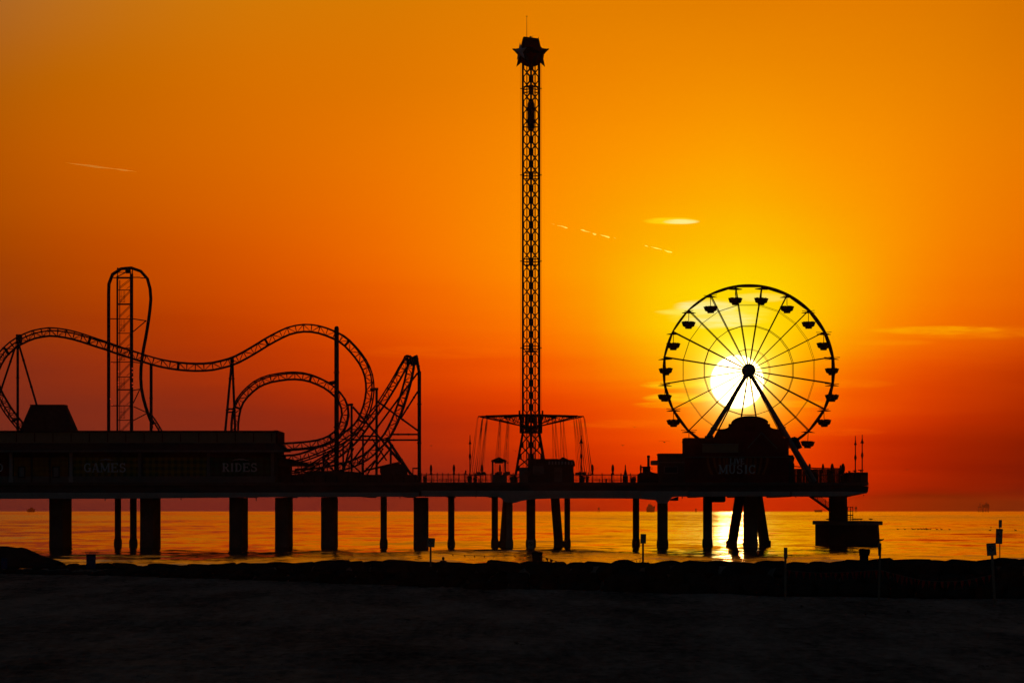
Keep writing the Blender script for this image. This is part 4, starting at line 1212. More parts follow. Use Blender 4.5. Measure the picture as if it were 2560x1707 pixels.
# gondolas
def gondola():
    mb = MB()
    k = S(1, YW)
    prof = [(5.5, -39.5), (8.0, -39.5), (8.5, -35.5), (14.5, -33.0), (18.2, -22.5), (17.2, -22.3), (13.5, -31.5)]
    prof = [(8.2 * k, -45 * k), (8.5 * k, -41.4 * k), (14.4 * k, -38.8 * k), (18.2 * k, -28 * k), (17.3 * k, -28 * k), (13.9 * k, -38 * k), (0.3 * k, -38.8 * k)]
    mb.lathe((0, 0, 0), prof, 18, True)
    mb.sm = [False] * len(mb.sm)
    tub = mb.build('gondola', M['tub'])
    mb = MB(); n = 36; vs = []
    for i in range(n):
        an = 2 * math.pi * i / n
        up = -26.6 * k if i % 6 else -29.5 * k
        for rr, zz in ((11.2 * k, -37 * k), (13.2 * k, -37 * k), (13.6 * k, up), (11.6 * k, up)):
            vs.append((rr * math.cos(an), rr * math.sin(an), zz))
    mb.add(vs, [(4*i+q, 4*i+(q+1)%4, 4*((i+1)%n)+(q+1)%4, 4*((i+1)%n)+q) for i in range(n) for q in range(4)])
    hs = mb.build('seat_back', M['tub']); hs.parent = tub
    mb = MB()
    mb.tube((0, 0, -38.5 * k), (0, 0, 2.6 * k), 0.055, n=8)
    for s_ in (-1, 1): mb.tube((0, s_ * 1.3, 0), (0, 0, -1.0 * k), 0.05, n=6)
    hg = mb.build('hanger', M['steel_dark']); hg.parent = tub
    mb = MB()
    mb.lathe((0, 0, 0), [(0.2 * k, -4.4 * k), (9 * k, -4.6 * k), (17.6 * k, -6.0 * k), (17.8 * k, -5.4 * k), (13 * k, -4.2 * k), (7 * k, -2.9 * k), (1.5 * k, -1.6 * k), (0.2 * k, -1.3 * k)], 16, True)
    cn = mb.build('canopy', M['canopy']); cn.parent = tub
    return tub
g0 = gondola()
for i in range(NG):
    an = math.pi * (2 * i + 1) / NG
    o = g0 if i == 0 else g0.copy()
    if i:
        COL.objects.link(o)
        for ch in list(g0.children):
            c_ = ch.copy(); COL.objects.link(c_); c_.parent = o
    o.parent = fw
    o.location = Vector((HX + RW * math.sin(an), YW, HZ_ + RW * math.cos(an))) - fw.location
    o.rotation_euler = (0, 0.05 * math.sin(i * 2.3 + 1), 0.4 * i)

# ------------------------------------------------------------------ music hall
YS = 619.0
mh = thing('music_hall', (PX(1840, YS), YS, DECK), 'dark music hall with a domed stepped gable and large lettering before the wheel', 'building')
rect(MB(), 1712, 1094, 1972, 1207, YS, 9).build('wall', M['wall_red'], mh)
dome = [(1795, 1094), (1789, 1094), (1791, 1087), (1795, 1080), (1795, 1072), (1801, 1072)]
dome += [(1801 + 22 * math.sin(i / 6 * math.pi / 2), 1072 - 7 * (1 - math.cos(i / 6 * math.pi / 2))) for i in range(1, 7)]
dome += [(1823, 1059), (1829, 1059)]
cxd, hwd = 1875, 46
dome += [(cxd - hwd * math.cos(t), 1059 - 18.5 * math.sin(t)) for t in [i * math.pi / 18 for i in range(1, 18)]]
dome += [(1921, 1059), (1926, 1059)]
dome += [(1926 + 22 * (1 - math.cos(i / 6 * math.pi / 2)), 1065 + 7 * math.sin(i / 6 * math.pi / 2)) for i in range(0, 7)]
dome += [(1954, 1072), (1954, 1080), (1959, 1088), (1961, 1094)]
MB().prism([(PX(a, YS), PZ(b, YS)) for a, b in dome], YS + 0.6, YS + 2.2).build('gable', M['wall_red'], mh)
mb = MB()
pts = [P(cxd - hwd * math.cos(t), 1059 - 18.5 * math.sin(t), YS + 0.55) for t in [i * math.pi / 18 for i in range(1, 18)]]
mb.poly(pts, 0.10, 6); mb.build('dome_trim', M['wall_grey'], mh)
rect(MB(), 1862, 1064, 1888, 1078, YS + 0.5, 0.12).build('plaque', M['steel_red'], mh)
rect(MB(), 1764, 1089, 1784, 1095, YS + 1, 3).build('roof_unit', M['steel_dark'], mh)
mb = MB(); mb.beam(P(1869, 1120, YS - 0.1), P(1904, 1081, YS - 0.1), 0.16, 0.16); mb.beam(P(1904, 1081, YS - 0.1), P(1943, 1121, YS - 0.1), 0.16, 0.16); mb.build('gable_trim', M['wall_grey'], mh)
bb = rect(MB(), 1756, 1110, 1846, 1131, YS - 0.25, 0.25).build('billboard', M['wall_tan'], mh)
rect(MB(), 1754, 1109, 1847.5, 1110, YS - 0.4, 0.15).build('top_rail', M['trim'], bb)
rect(MB(), 1712, 1141, 1974, 1143.5, YS - 0.5, 0.5).build('cornice', M['wall_grey'], mh)
serif_word('LIVE', YS - 0.15, 1824, 1861, 1145, 1160, 'live_lettering', M['letter'], mh)
serif_word('MUSIC', YS - 0.15, 1796, 1890, 1161.5, 1184, 'music_lettering', M['letter'], mh)
def swag(x0, x1, bend, wpx):
    a = MB(); L = []; Rr = []
    for i in range(9):
        t = i / 8; x = x0 + (x1 - x0) * t ** 1.8; y = 1144 + 42 * t
        L.append(P(x - wpx / 2, y, YS - 0.10)); Rr.append(P(x + wpx / 2, y, YS - 0.10))
    a.extr(L + Rr[::-1], (0, 0.07, 0)); a.build('swag_stripe', M['swag'], mh)
for x0, x1 in ((1769, 1780), (1785, 1797), (1799, 1806), (1810, 1815), (1818, 1820)): swag(x0, x1, 1, 6)
for x0, x1 in ((1868, 1866), (1877, 1873), (1889, 1885), (1903, 1895), (1919, 1907)): swag(x0, x1, 1, 6)
# west annex
an_ = rect(MB(), 1648, 1134, 1712, 1207, YS + 0.3, 8).build('annex', M['wall_dark'], mh)
rect(MB(), 1646.5, 1133, 1713, 1136, YS + 0.15, 8.3).build('annex_coping', M['roof'], mh)
rect(MB(), 1648, 1154, 1720, 1156.5, YS + 0.1, 0.2).build('annex_trim', M['wall_grey'], mh)
wf = MB()
for a in ((1660, 1165, 1695, 1167), (1660, 1181.5, 1695, 1183.5), (1660, 1167, 1662, 1181.5), (1693, 1167, 1695, 1181.5)): rect(wf, *a, YS + 0.15, 0.2)
wf.build('window_frame', M['wall_grey'], mh)
rect(MB(), 1662, 1167, 1693, 1181.5, YS + 0.24, 0.05).build('window_pane', M['steel_dark'], mh)
bs = MB()
bs.prism([(PX(x, YS), PZ(y, YS)) for x, y in ((1627.5, 1152), (1630, 1150.5), (1648, 1150.5), (1648, 1162), (1630, 1162), (1627, 1160))], YS + 0.8, YS + 1.5)
bs.build('blade_sign', M['wall_tan'], mh)
# speakers and boxes on the east side
def bx(x0, y0, x1, y1, nm, Y=621, d_=1.2, m='steel_dark'): return rect(MB(), x0, y0, x1, y1, Y, d_).build(nm, M[m], mh)
bx(1970, 1137, 1984, 1143, 'vent_box'); 
MB().prism([(PX(x, 621), PZ(y, 621)) for x, y in ((1966, 1142.5), (1987, 1142.5), (1984, 1156), (1986, 1159), (1985, 1207), (1966, 1207))], 621, 624).build('side_bay', M['wall_dark'], mh)
for (x, y) in ((1974, 1113), (1975.5, 1119)): bx(x - 3, y - 1.2, x + 2, y + 1.2, 'wall_lamp', 622, 0.5, 'steel_grey')
# ------------------------------------------------------------------ flue kiosk
kk = thing('train_kiosk', P(1615, 1206, 622), 'engine-shaped kiosk with a tall round flue west of the music hall', 'kiosk')
rect(MB(), 1608, 1166, 1626, 1207, 622, 3).build('cab', M['steel_dark'], kk)
MB().extr([P(1605, 1168, 621.7), P(1606, 1165.5, 621.7), P(1625, 1165.5, 621.7), P(1628, 1168, 621.7)], (0, 3.6, 0)).build('cab_roof', M['roof'], kk)
MB().prism([(PX(x, 622), PZ(y, 622)) for x, y in ((1626, 1178), (1632, 1180.5), (1640, 1182), (1648, 1182.5), (1648, 1207), (1626, 1207))], 622.3, 624.5).build('boiler', M['steel_dark'], kk)
MB().prism([(PX(x, 622), PZ(y, 622)) for x, y in ((1594, 1190), (1595, 1185), (1600, 1182), (1604, 1181), (1608, 1181), (1608, 1207), (1594, 1207))], 622.3, 624.5).build('tender', M['steel_dark'], kk)
fl = MB(); k = S(1, 622)
fl.lathe((PX(1622, 622), 623.5, PZ(1167, 622)), [(3.2 * k, 0), (3.0 * k, 22 * k), (3.7 * k, 22.5 * k), (3.7 * k, 29 * k), (2.8 * k, 29.4 * k)], 14)
flu = fl.build('flue', M['steel_dark'], kk)
MB().lathe((PX(1622, 622), 623.5, PZ(1145, 622)), [(3.85 * k, 0), (3.85 * k, 1.3 * k)], 14, False).build('flue_band', M['trim'], flu)
MB().tube(P(1629, 1171, 623), P(1630.5, 1171.5, 623), 0.12, n=8).build('bell', M['steel_grey'], kk)
# ------------------------------------------------------------------ ride station
rs = thing('ride_station', P(1368, 1206, 624), 'low house with small gabled roof and scalloped valance at the lattice tower foot', 'building')
rect(MB(), 1320, 1149, 1434, 1207, 624.2, 4.5).build('wall', M['wall_dark'], rs)
rect(MB(), 1318, 1146.5, 1397, 1149, 624, 5).build('flat_roof', M['roof'], rs)
rect(MB(), 1298, 1168, 1320, 1207, 624.5, 3).build('annex', M['wall_grey'], rs)
MB().extr([P(1392, 1151, 623.6), P(1407, 1142, 623.6), P(1426, 1150.5, 623.6), P(1426, 1152.5, 623.6), P(1392, 1152.5, 623.6)], (0, 5, 0)).build('gable_roof', M['roof'], rs)
vl = MB()
rect(vl, 1371, 1152.5, 1436, 1159, 623.4, 0.12)
for i in range(16):
    x = 1371 + i * 4.06
    vl.prism([(PX(a, 623.4), PZ(b, 623.4)) for a, b in ((x, 1159), (x + 4.06, 1159), (x + 3.4, 1163), (x + 2.03, 1164.5), (x + 0.66, 1163))], 623.4, 623.52)
va = vl.build('valance', M['wall_dark'], rs)
for i in range(0, 16, 2):
    x = 1371 + i * 4.06
    rect(MB(), x + 0.3, 1153, x + 3.8, 1161, 623.35, 0.05).build('valance_stripe', M['trim'], va)
mb = MB()
mb.prism([(PX(x, 623.4), PZ(y, 623.4)) for x, y in ((1426, 1151.5), (1436, 1151.5), (1438, 1164), (1434, 1166), (1434, 1171), (1432, 1172), (1426, 1172))], 623.6, 628)
mb.build('side_awning', M['roof'], rs)
rect(MB(), 1386, 1168, 1405, 1204, 624.05, 0.12).build('door', M['wall_grey'], rs)
rect(MB(), 1332, 1164, 1360, 1184, 624.05, 0.12).build('window', M['wall_grey'], rs)
# ------------------------------------------------------------------ ticket booth
bo = thing('ticket_booth', P(1247, 1206, 626), 'small open booth with a gabled roof on four posts beside the swing ride', 'booth')
Yb = 625
rect(MB(), 1229.5, 1186, 1265, 1207, Yb, 2.2).build('counter', M['wall_grey'], bo)
for x in (1229.5, 1260.8):
    for y in (Yb, Yb + 2.0): rect(MB(), x, 1152, x + 4.3, 1186, y, 0.25).build('post', M['wall_grey'], bo)
rect(MB(), 1229, 1150, 1265.5, 1155, Yb - 0.05, 2.35).build('header', M['wall_grey'], bo)
rect(MB(), 1237, 1155, 1258, 1158, Yb + 0.2, 0.1).build('valance', M['wall_dark'], bo)
MB().extr([P(1226.5, 1151, Yb - 0.25), P(1247, 1142, Yb - 0.25), P(1267.5, 1151, Yb - 0.25), P(1266, 1152.2, Yb - 0.25), P(1228, 1152.2, Yb - 0.25)], (0, 2.8, 0)).build('gable_roof', M['roof'], bo)
mb = MB(); mb.tube(P(1266, 1156, Yb), P(1270, 1156, Yb), 0.06, n=6); mb.lathe(P(1269.5, 1157.5, Yb), [(0.12, 0), (0.10, 0.12), (0.03, 0.16)], 8); mb.build('bracket_lamp', M['steel_dark'], bo)
# ------------------------------------------------------------------ railings
def railing(px0, px1, Y, y_top, label, post_step=26, pick_step=3.3, mid=True, tall=0):
    t = thing('railing', ((PX(px0, Y) + PX(px1, Y)) / 2, Y, DECK), label, 'railing', 'iron railings along the pier deck')
    r = MB()
    r.beam(P(px0, y_top, Y), P(px1, y_top, Y), 0.12, 0.1); r.build('top_rail', M['steel_dark'], t)
    if mid:
        for k in (0.58, 0.84):
            MB().beam((PX(px0, Y), Y, DECK + (PZ(y_top, Y) - DECK) * (1 - k)), (PX(px1, Y), Y, DECK + (PZ(y_top, Y) - DECK) * (1 - k)), 0.05, 0.05).build('rail', M['steel_dark'], t)
    pk = MB(); x = px0 + 1
    while x < px1:
        pk.tube((PX(x, Y), Y, DECK + 0.12), (PX(x, Y), Y, PZ(y_top - 2.2, Y)), 0.03, n=5); x += pick_step
    pk.build('pickets', M['steel_dark'], t)
    x = px0; n = max(1, round((px1 - px0) / post_step))
    for i in range(n + 1):
        x = px0 + (px1 - px0) * i / n
        mb = MB(); mb.lathe((PX(x, Y), Y, DECK), [(0.09, 0), (0.07, 0.1), (0.07, PZ(y_top - 3, Y) - DECK), (0.09, PZ(y_top - 3.4, Y) - DECK), (0.02, PZ(y_top - 4.6, Y) - DECK)], 8)
        mb.build('post', M['steel_dark'], t)
    return t
railing(1053, 1228, 646, 1186, 'iron railing between the last coaster post and the ticket booth', 13.2)
railing(1266, 1300, 646, 1186, 'short iron railing between the ticket booth and the ride station', 17)
railing(1434, 1600, 646, 1186.5, 'iron railing between the ride station and the engine kiosk', 23)
railing(745, 905, 640, 1156, 'high iron railing of the raised platform below the coaster loop', 32, 3.2, mid=False)
railing(2104, 2128, 646, 1184, 'short iron railing by the solid end of the pier', 12, 3)
# slatted wall on the east deck
sw = thing('slatted_wall', P(2045, 1206, 640), 'dark slatted wall with thin gaps on the east deck beyond the music hall', 'wall')
r = MB(); r.extr([P(1984, 1164, 640), P(2008, 1166, 640), P(2036, 1168.5, 640), P(2108, 1169.5, 640), P(2108, 1172, 640), P(2036, 1171.5, 640), P(2008, 1168.5, 640), P(1984, 1166.5, 640)], (0, 0.2, 0)); r.build('top_rail', M['wood'], sw)
sl_ = MB(); rr_ = random.Random(4); x = 1984
while x < 2108:
    wd = rr_.choice((3.0, 4.4, 5.2))
    y0 = 1171 if x < 2008 else 1172
    rect(sl_, x, y0, x + wd, 1207, 640.05, 0.1)
    x += wd + rr_.choice((0.08, 0.12, 0.3))
sl_.build('slats', M['wood'], sw)
rect(MB(), 1984, 1186, 2108, 1189, 639.9, 0.14).build('rail', M['wood'], sw)
pe = thing('parapet_wall', P(2150, 1206, 630), 'solid dark parapet closing off the seaward tip of the pier', 'wall')
rect(MB(), 2128, 1181.5, 2170, 1207, 628, 26).build('wall', M['wall_dark'], pe)
rect(MB(), 2127, 1180, 2170.5, 1181.7, 627.8, 26.4).build('coping', M['concrete_dark'], pe)
# ------------------------------------------------------------------ raised platform, huts and sloping canopy under the coaster
pf = thing('boarding_platform', P(800, 1206, 624), 'long dark raised boarding platform below the coaster loops', 'platform')
rect(MB(), 692, 1186, 1040, 1207, 622, 18).build('deck', M['wall_dark'], pf)
MB().prism([(PX(x, 622), PZ(y, 622)) for x, y in ((760, 1186), (760, 1178), (838, 1176), (900, 1180), (900, 1186))], 622.5, 640).build('ramp', M['wall_dark'], pf)
for x in range(700, 1040, 28): rect(MB(), x, 1187, x + 3, 1206, 621.8, 0.2).build('panel_post', M['steel_dark'], pf)
ca = thing('queue_canopy', P(735, 1186, 624), 'low dark hipped canopy beside the east end of the games building', 'canopy')
MB().extr([P(690, 1143, 621), P(728, 1147, 621), P(782, 1161, 621), P(782, 1164, 621), P(690, 1164, 621)], (0, 10, 0)).build('roof', M['roof'], ca)
for x in (694, 728, 752):
    for y in (621.4, 630.5): rect(MB(), x, 1163, x + 2.2, 1188, y, 0.2).build('post', M['steel_dark'], ca)
rect(MB(), 690, 1163, 726, 1188, 624, 5).build('back_wall', M['wall_dark'], ca)
sc_ = thing('sloping_shelter', P(980, 1186, 624), 'dark shelter with a long sloping roof at the foot of the coaster spike', 'shelter')
MB().extr([P(912, 1173.5, 621), P(997, 1153.5, 621), P(1000, 1156, 621), P(912, 1177, 621)], (0, 6, 0)).build('roof', M['roof'], sc_)
MB().prism([(PX(x, 622), PZ(y, 622)) for x, y in ((950, 1170), (996, 1158), (1006, 1160), (1016, 1170), (1018, 1188), (953, 1188), (950, 1180))], 621.5, 626).build('wall', M['wall_dark'], sc_)
for x in (914, 938): rect(MB(), x, 1168, x + 2, 1188, 621.5, 0.2).build('post', M['steel_dark'], sc_)
gy = thing('height_gauge', P(1038, 1186, 624), 'small square gate frame beside the tallest coaster post', 'gate')
mb = MB(); rect(mb, 1031, 1170, 1033.5, 1207, 624, 0.15); rect(mb, 1031, 1168.5, 1044, 1172, 624, 0.15); mb.build('frame', M['steel_dark'], gy)
# ------------------------------------------------------------------ lamp posts
def lamp(px, Y, y_top, y_sh, y_bulb, shade, label):
    t = thing('lamp_post', (PX(px, Y), Y, DECK), label, 'lamp post', 'tall lamp posts on the pier deck')
    x = PX(px, Y); k = S(1, Y)
    zt_ = PZ(y_top, Y) - DECK; zs = PZ(y_sh, Y) - DECK; zb_ = PZ(y_bulb, Y) - DECK
    mb = MB(); mb.lathe((x, Y, DECK), [(4.2 * k, 0), (4.0 * k, 6 * k), (2.4 * k, 12 * k), (1.5 * k, 22 * k), (1.4 * k, zb_ - 9 * k), (1.35 * k, zb_ + 9 * k), (1.2 * k, zs), (0.9 * k, zt_ - 1.5 * k), (1.1 * k, zt_ - 1.0 * k), (0.3 * k, zt_)], 12)
    mb.build('pole', M['steel_dark'], t)
    mb = MB(); mb.lathe((x, Y, DECK + zb_), [(1.4 * k, -9 * k), (2.0 * k, -5 * k), (3.1 * k, -1 * k), (3.0 * k, 2 * k), (2.0 * k, 6 * k), (1.3 * k, 9 * k)], 12)
    mb.build('collar', M['steel_dark'], t)
    mb = MB(); s_ = shade
    mb.lathe((x, Y, DECK + zs), [(5.2 * s_ * k, -2.4 * k), (5.2 * s_ * k, -1.8 * k), (3.0 * s_ * k, 1.0 * k), (2.4 * s_ * k, 3.5 * k), (1.9 * s_ * k, 4.2 * k), (1.9 * s_ * k, 6.5 * k), (1.2 * k, 9 * k)], 14)
    mb.build('lamp_shade', M['steel_dark'], t)
    mb = MB(); mb.lathe((x, Y, DECK + zs), [(1.4 * k, -4.2 * k), (2.2 * k, -3.4 * k), (2.2 * k, -2.2 * k)], 10); mb.build('globe', M['lens'], t)
    return t
lamp(1175, 628, 1087, 1107, 1141, 0.75, 'lamp post with a narrow shade between the coaster and the ticket booth')
lamp(1453, 628, 1087, 1105, 1141, 1.0, 'lamp post with a broad shade just east of the ride station')
lamp(2138.5, 634, 1089, 1109, 1144, 0.72, 'shorter narrow shaded lamp post at the seaward tip of the pier')
lamp(2155.5, 630, 1086, 1105, 1138, 0.95, 'taller broad shaded lamp post at the seaward tip of the pier')
# ------------------------------------------------------------------ umbrellas
def umbrella(px, Y, y_top, wpx, label, cone=False, y_bot=1186):
    t = thing('patio_umbrella', (PX(px, Y), Y, DECK), label, 'umbrella', 'folded patio umbrellas on the pier deck')
    x = PX(px, Y); k = S(1, Y)
    zt_, zb_ = PZ(y_top, Y) - DECK, PZ(y_bot, Y) - DECK; h = zt_ - zb_; w_ = wpx / 2 * k
    mb = MB(); mb.tube((x, Y, DECK + 0.06), (x, Y, DECK + zt_), 0.04, n=8); mb.build('pole', M['steel_grey'], t)
    mb = MB(); mb.lathe((x, Y, DECK), [(0.38, 0), (0.38, 0.08), (0.12, 0.14), (0.06, 0.4)], 12); mb.build('base', M['concrete_dark'], t)
    if cone: prof = [(w_ * 1.3, 0), (w_ * 1.15, 0.12 * h), (w_ * 0.62, 0.42 * h), (w_ * 0.42, 0.62 * h), (w_ * 0.36, 0.9 * h), (w_ * 0.2, h)]
    else: prof = [(w_ * 0.55, 0), (w_ * 1.0, 0.05 * h), (w_ * 0.62, 0.22 * h), (w_ * 0.92, 0.42 * h), (w_ * 1.0, 0.58 * h), (w_ * 0.85, 0.78 * h), (w_ * 0.5, 0.95 * h), (w_ * 0.15, h)]
    vs = []; n = 16
    for r_, z_ in prof:
        for i in range(n):
            f_ = 1.0 if i % 2 == 0 else 0.82
            an = 2 * math.pi * i / n; vs.append((x + r_ * f_ * math.cos(an), Y + r_ * f_ * math.sin(an), DECK + zb_ + z_))
    m_n = len(prof)
    fs = [(q*n+i, q*n+(i+1)%n, (q+1)*n+(i+1)%n, (q+1)*n+i) for q in range(m_n-1) for i in range(n)] + [tuple(range(n-1,-1,-1)), tuple((m_n-1)*n+i for i in range(n))]
    mb = MB(); mb.add(vs, fs); mb.build('folded_canopy', M['fabric'], t)
    return t
umbrella(1077.5, 630, 1161, 6.5, 'folded umbrella beside the tallest coaster post, over a boxy picnic table')
umbrella(1134.8, 632, 1160.5, 6.5, 'folded umbrella midway between the tallest coaster post and the narrow lamp post')
umbrella(1164.3, 640, 1174.5, 4.2, 'smallest folded umbrella, just west of the narrow lamp post')
umbrella(1205, 631, 1160.5, 6.4, 'folded umbrella between the narrow lamp post and the ticket booth')
umbrella(1250, 634, 1160, 5.6, 'folded umbrella seen through the opening of the ticket booth')
umbrella(1481, 631, 1160.5, 6.8, 'folded umbrella nearest the broad shaded lamp post by the ride station')
umbrella(1532, 632, 1160.5, 7.0, 'folded umbrella midway between the ride station and the engine kiosk')
umbrella(1563.5, 630, 1161, 7.0, 'half folded cone shaped umbrella west of the engine kiosk', cone=True)
umbrella(1602, 628, 1161, 5.4, 'slim folded umbrella touching the engine kiosk', y_bot=1184)
umbrella(2024, 634, 1158.5, 6.5, 'folded umbrella at the foot of the wheel leg, above the slatted wall', y_bot=1176)
umbrella(2057.5, 636, 1158.5, 6.5, 'folded umbrella behind the middle of the slatted wall', y_bot=1182)
umbrella(2080.5, 636, 1158, 8.5, 'wider folded umbrella behind the slatted wall', y_bot=1182)
umbrella(2101, 638, 1161.5, 4.6, 'thin folded umbrella overlapped by the widest one at the slatted wall end', y_bot=1184)
umbrella(2107.5, 634, 1158, 10.5, 'widest folded umbrella at the seaward end of the slatted wall', y_bot=1188)
# ------------------------------------------------------------------ tables, planters, bins
def picnic(px, Y, wpx, label, solid=False):
    t = thing('picnic_table', (PX(px, Y), Y, DECK), label, 'table', 'picnic tables on the pier deck')
    x = PX(px, Y); w_ = S(wpx, Y) / 2
    MB().bev((x - w_, Y - 0.4, DECK + 0.72), (x + w_, Y + 0.4, DECK + 0.78), 0.01).build('tabletop', M['wood'], t)
    for s_ in (-1, 1): MB().bev((x - w_, Y + s_ * 0.75 - 0.14, DECK + 0.42), (x + w_, Y + s_ * 0.75 + 0.14, DECK + 0.47), 0.01).build('bench', M['wood'], t)
    for q in (-0.72, 0.72):
        mb = MB()
        for s_ in (-1, 1): mb.beam((x + q * w_, Y + s_ * 0.7, DECK), (x + q * w_, Y + s_ * 0.22, DECK + 0.72), 0.09, 0.08, up=(1, 0, 0))
        mb.beam((x + q * w_, Y - 0.85, DECK + 0.38), (x + q * w_, Y + 0.85, DECK + 0.38), 0.08, 0.06, up=(1, 0, 0))
        mb.build('leg_frame', M['wood'], t)
    return t
picnic(1075, 628.5, 24, 'picnic table under the folded umbrella beside the tallest coaster post')
picnic(1108, 634, 22, 'picnic table in the open behind two folded umbrellas west of the narrow lamp post')
picnic(1137, 629, 26, 'picnic table beside the narrow lamp post')
picnic(1206, 629, 24, 'picnic table just west of the ticket booth')
picnic(1490, 629, 24, 'picnic table nearest the broad shaded lamp post')
picnic(1516, 633, 24, 'picnic table between two folded umbrellas east of the ride station')
picnic(1545, 629, 22, 'picnic table west of the cone shaped umbrella')
def planter(px, Y, wpx, hpx, label, shrub=True):
    t = thing('planter', (PX(px, Y), Y, DECK), label, 'planter', 'planters on the pier deck')
    x = PX(px, Y); w_ = S(wpx, Y) / 2; h = S(hpx, Y)
    mb = MB(); mb.lathe((x, Y, DECK), [(w_ * 0.72, 0), (w_ * 0.8, h * 0.15), (w_ * 0.95, h * 0.62), (w_ * 1.0, h * 0.66), (w_ * 1.0, h * 0.74), (w_ * 0.9, h * 0.74), (w_ * 0.88, h * 0.66)], 12, False)
    mb.build('pot', M['concrete_dark'], t)
    if shrub:
        rn = random.Random(int(px)); mb = MB()
        for i in range(90):
            a = rn.random() * 6.283; r_ = w_ * 0.95 * math.sqrt(rn.random()); zz = DECK + h * (0.62 + 0.42 * rn.random())
            c_ = Vector((x + r_ * math.cos(a), Y + r_ * math.sin(a), zz)); u = Vector((rn.uniform(-1, 1), rn.uniform(-1, 1), rn.uniform(-.3, 1))).normalized(); v = u.orthogonal().normalized()
            mb.add([c_ - v * 0.07, c_ + u * 0.2, c_ + v * 0.07, c_ - u * 0.06], [(0, 1, 2, 3)])
        mb.build('shrub', M['leaf'], t)
    return t
M['leaf'] = mat('leaf', (0.05, 0.08, 0.03), 0.8, vary=0.4)
planter(1174, 626, 13, 18, 'big planter at the foot of the narrow lamp post')
planter(1188, 626, 10, 17, 'planter just east of the narrow lamp post')
planter(1062, 626, 9, 18, 'planter at the foot of the tallest coaster post')
planter(1281, 626, 14, 20, 'leafy planter between the ticket booth and the tower leg')
planter(1455, 626, 16, 19, 'big planter at the foot of the broad shaded lamp post')
planter(1468, 627, 9, 18, 'planter just east of the broad shaded lamp post')
planter(1583, 626, 15, 17, 'round leafy planter between the cone shaped umbrella and the engine kiosk')
def binn(px, Y, wpx, hpx, label):
    t = thing('litter_bin', (PX(px, Y), Y, DECK), label, 'bin', 'litter bins on the pier deck')
    x = PX(px, Y); w_ = S(wpx, Y) / 2; h = S(hpx, Y)
    mb = MB(); mb.lathe((x, Y, DECK), [(w_ * 0.9, 0), (w_, 0.05), (w_, h * 0.8)], 12, False); mb.build('body', M['steel_dark'], t)
    mb = MB(); mb.lathe((x, Y, DECK + h * 0.8), [(w_ * 1.08, 0), (w_ * 1.08, 0.06), (w_ * 0.6, h * 0.17), (w_ * 0.15, h * 0.2)], 12); mb.build('lid', M['steel_grey'], t)
binn(1563, 626, 13, 21, 'litter bin under the cone shaped umbrella')
binn(1515, 627, 4, 12, 'small slim litter bin between two folded umbrellas')
def bar_table(px, Y, wpx, y_top, label):
    t = thing('bar_table', (PX(px, Y), Y, DECK), label, 'table', 'high round tables at the pier tip')
    x = PX(px, Y); k = S(1, Y); h = PZ(y_top, Y) - DECK
    mb = MB(); mb.lathe((x, Y, DECK), [(0.3, 0), (0.3, 0.05), (0.06, 0.1), (0.05, h - 0.25), (0.2, h - 0.08)], 10); mb.build('pedestal', M['steel_dark'], t)
    mb = MB(); mb.lathe((x, Y, DECK + h - 0.08), [(wpx * k * 0.42, 0), (wpx * k / 2, 0.06), (wpx * k / 2, 0.12), (wpx * k * 0.45, 0.14)], 14); mb.build('tabletop', M['wood'], t)
bar_table(2123, 630, 6.5, 1177.5, 'narrowest high round table at the pier tip, by the slatted wall')
bar_table(2137, 628, 11, 1176, 'high round table at the foot of the shorter lamp post at the pier tip')
bar_table(2152, 627.4, 15, 1174.5, 'widest high round table at the foot of the taller lamp post at the pier tip')
# ------------------------------------------------------------------ rock groin
def boulder_mesh(seed):
    rn = random.Random(seed)
    bm = bmesh.new(); bmesh.ops.create_icosphere(bm, subdivisions=3, radius=1.0)
    off = Vector((seed * 7.1, seed * 3.3, seed))
    # cut flat faces into a rounded lump so it reads as quarried stone
    cuts = [(Vector((rn.uniform(-1, 1), rn.uniform(-1, 1), rn.uniform(-1, 1))).normalized(), rn.uniform(0.55, 0.8)) for _ in range(7)]
    cuts += [(Vector((0, 0, 1)), 0.62), (Vector((0, -1, 0.15)).normalized(), 0.72), (Vector((1, 0, 0.1)).normalized(), 0.78), (Vector((-1, 0.1, 0)).normalized(), 0.78)]
    for v in bm.verts:
        p = v.co.copy()
        for n_, d_ in cuts:
            e = p.dot(n_) - d_
            if e > 0: p -= n_ * e * 0.98
        p += p.normalized() * (0.05 * noise.noise(p * 2.3 + off) + 0.025 * noise.noise(p * 6 + off))
        v.co = p
    me = bpy.data.meshes.new('granite_block'); bm.to_mesh(me); bm.free()
    me.polygons.foreach_set('use_smooth', [True] * len(me.polygons))
    me.materials.append(M['rock']); return me
BM = [boulder_mesh(i + 1) for i in range(9)]
rn = random.Random(11)
n_block = 0
def block(x, y, z, sx, sy, sz, rz=None):
    global n_block
    o = bpy.data.objects.new('granite_block', rn.choice(BM)); COL.objects.link(o)
    o.location = (x, y, z); o.scale = (sx, sy, sz)
    o.rotation_euler = (rn.uniform(-.12, .12), rn.uniform(-.12, .12), rz if rz is not None else rn.uniform(-.5, .5))
    tag(o, 'dark granite block piled in the low rock groin between the beach and the sea', 'boulder', 'granite blocks of the rock groin')
    n_block += 1
x = -44.0
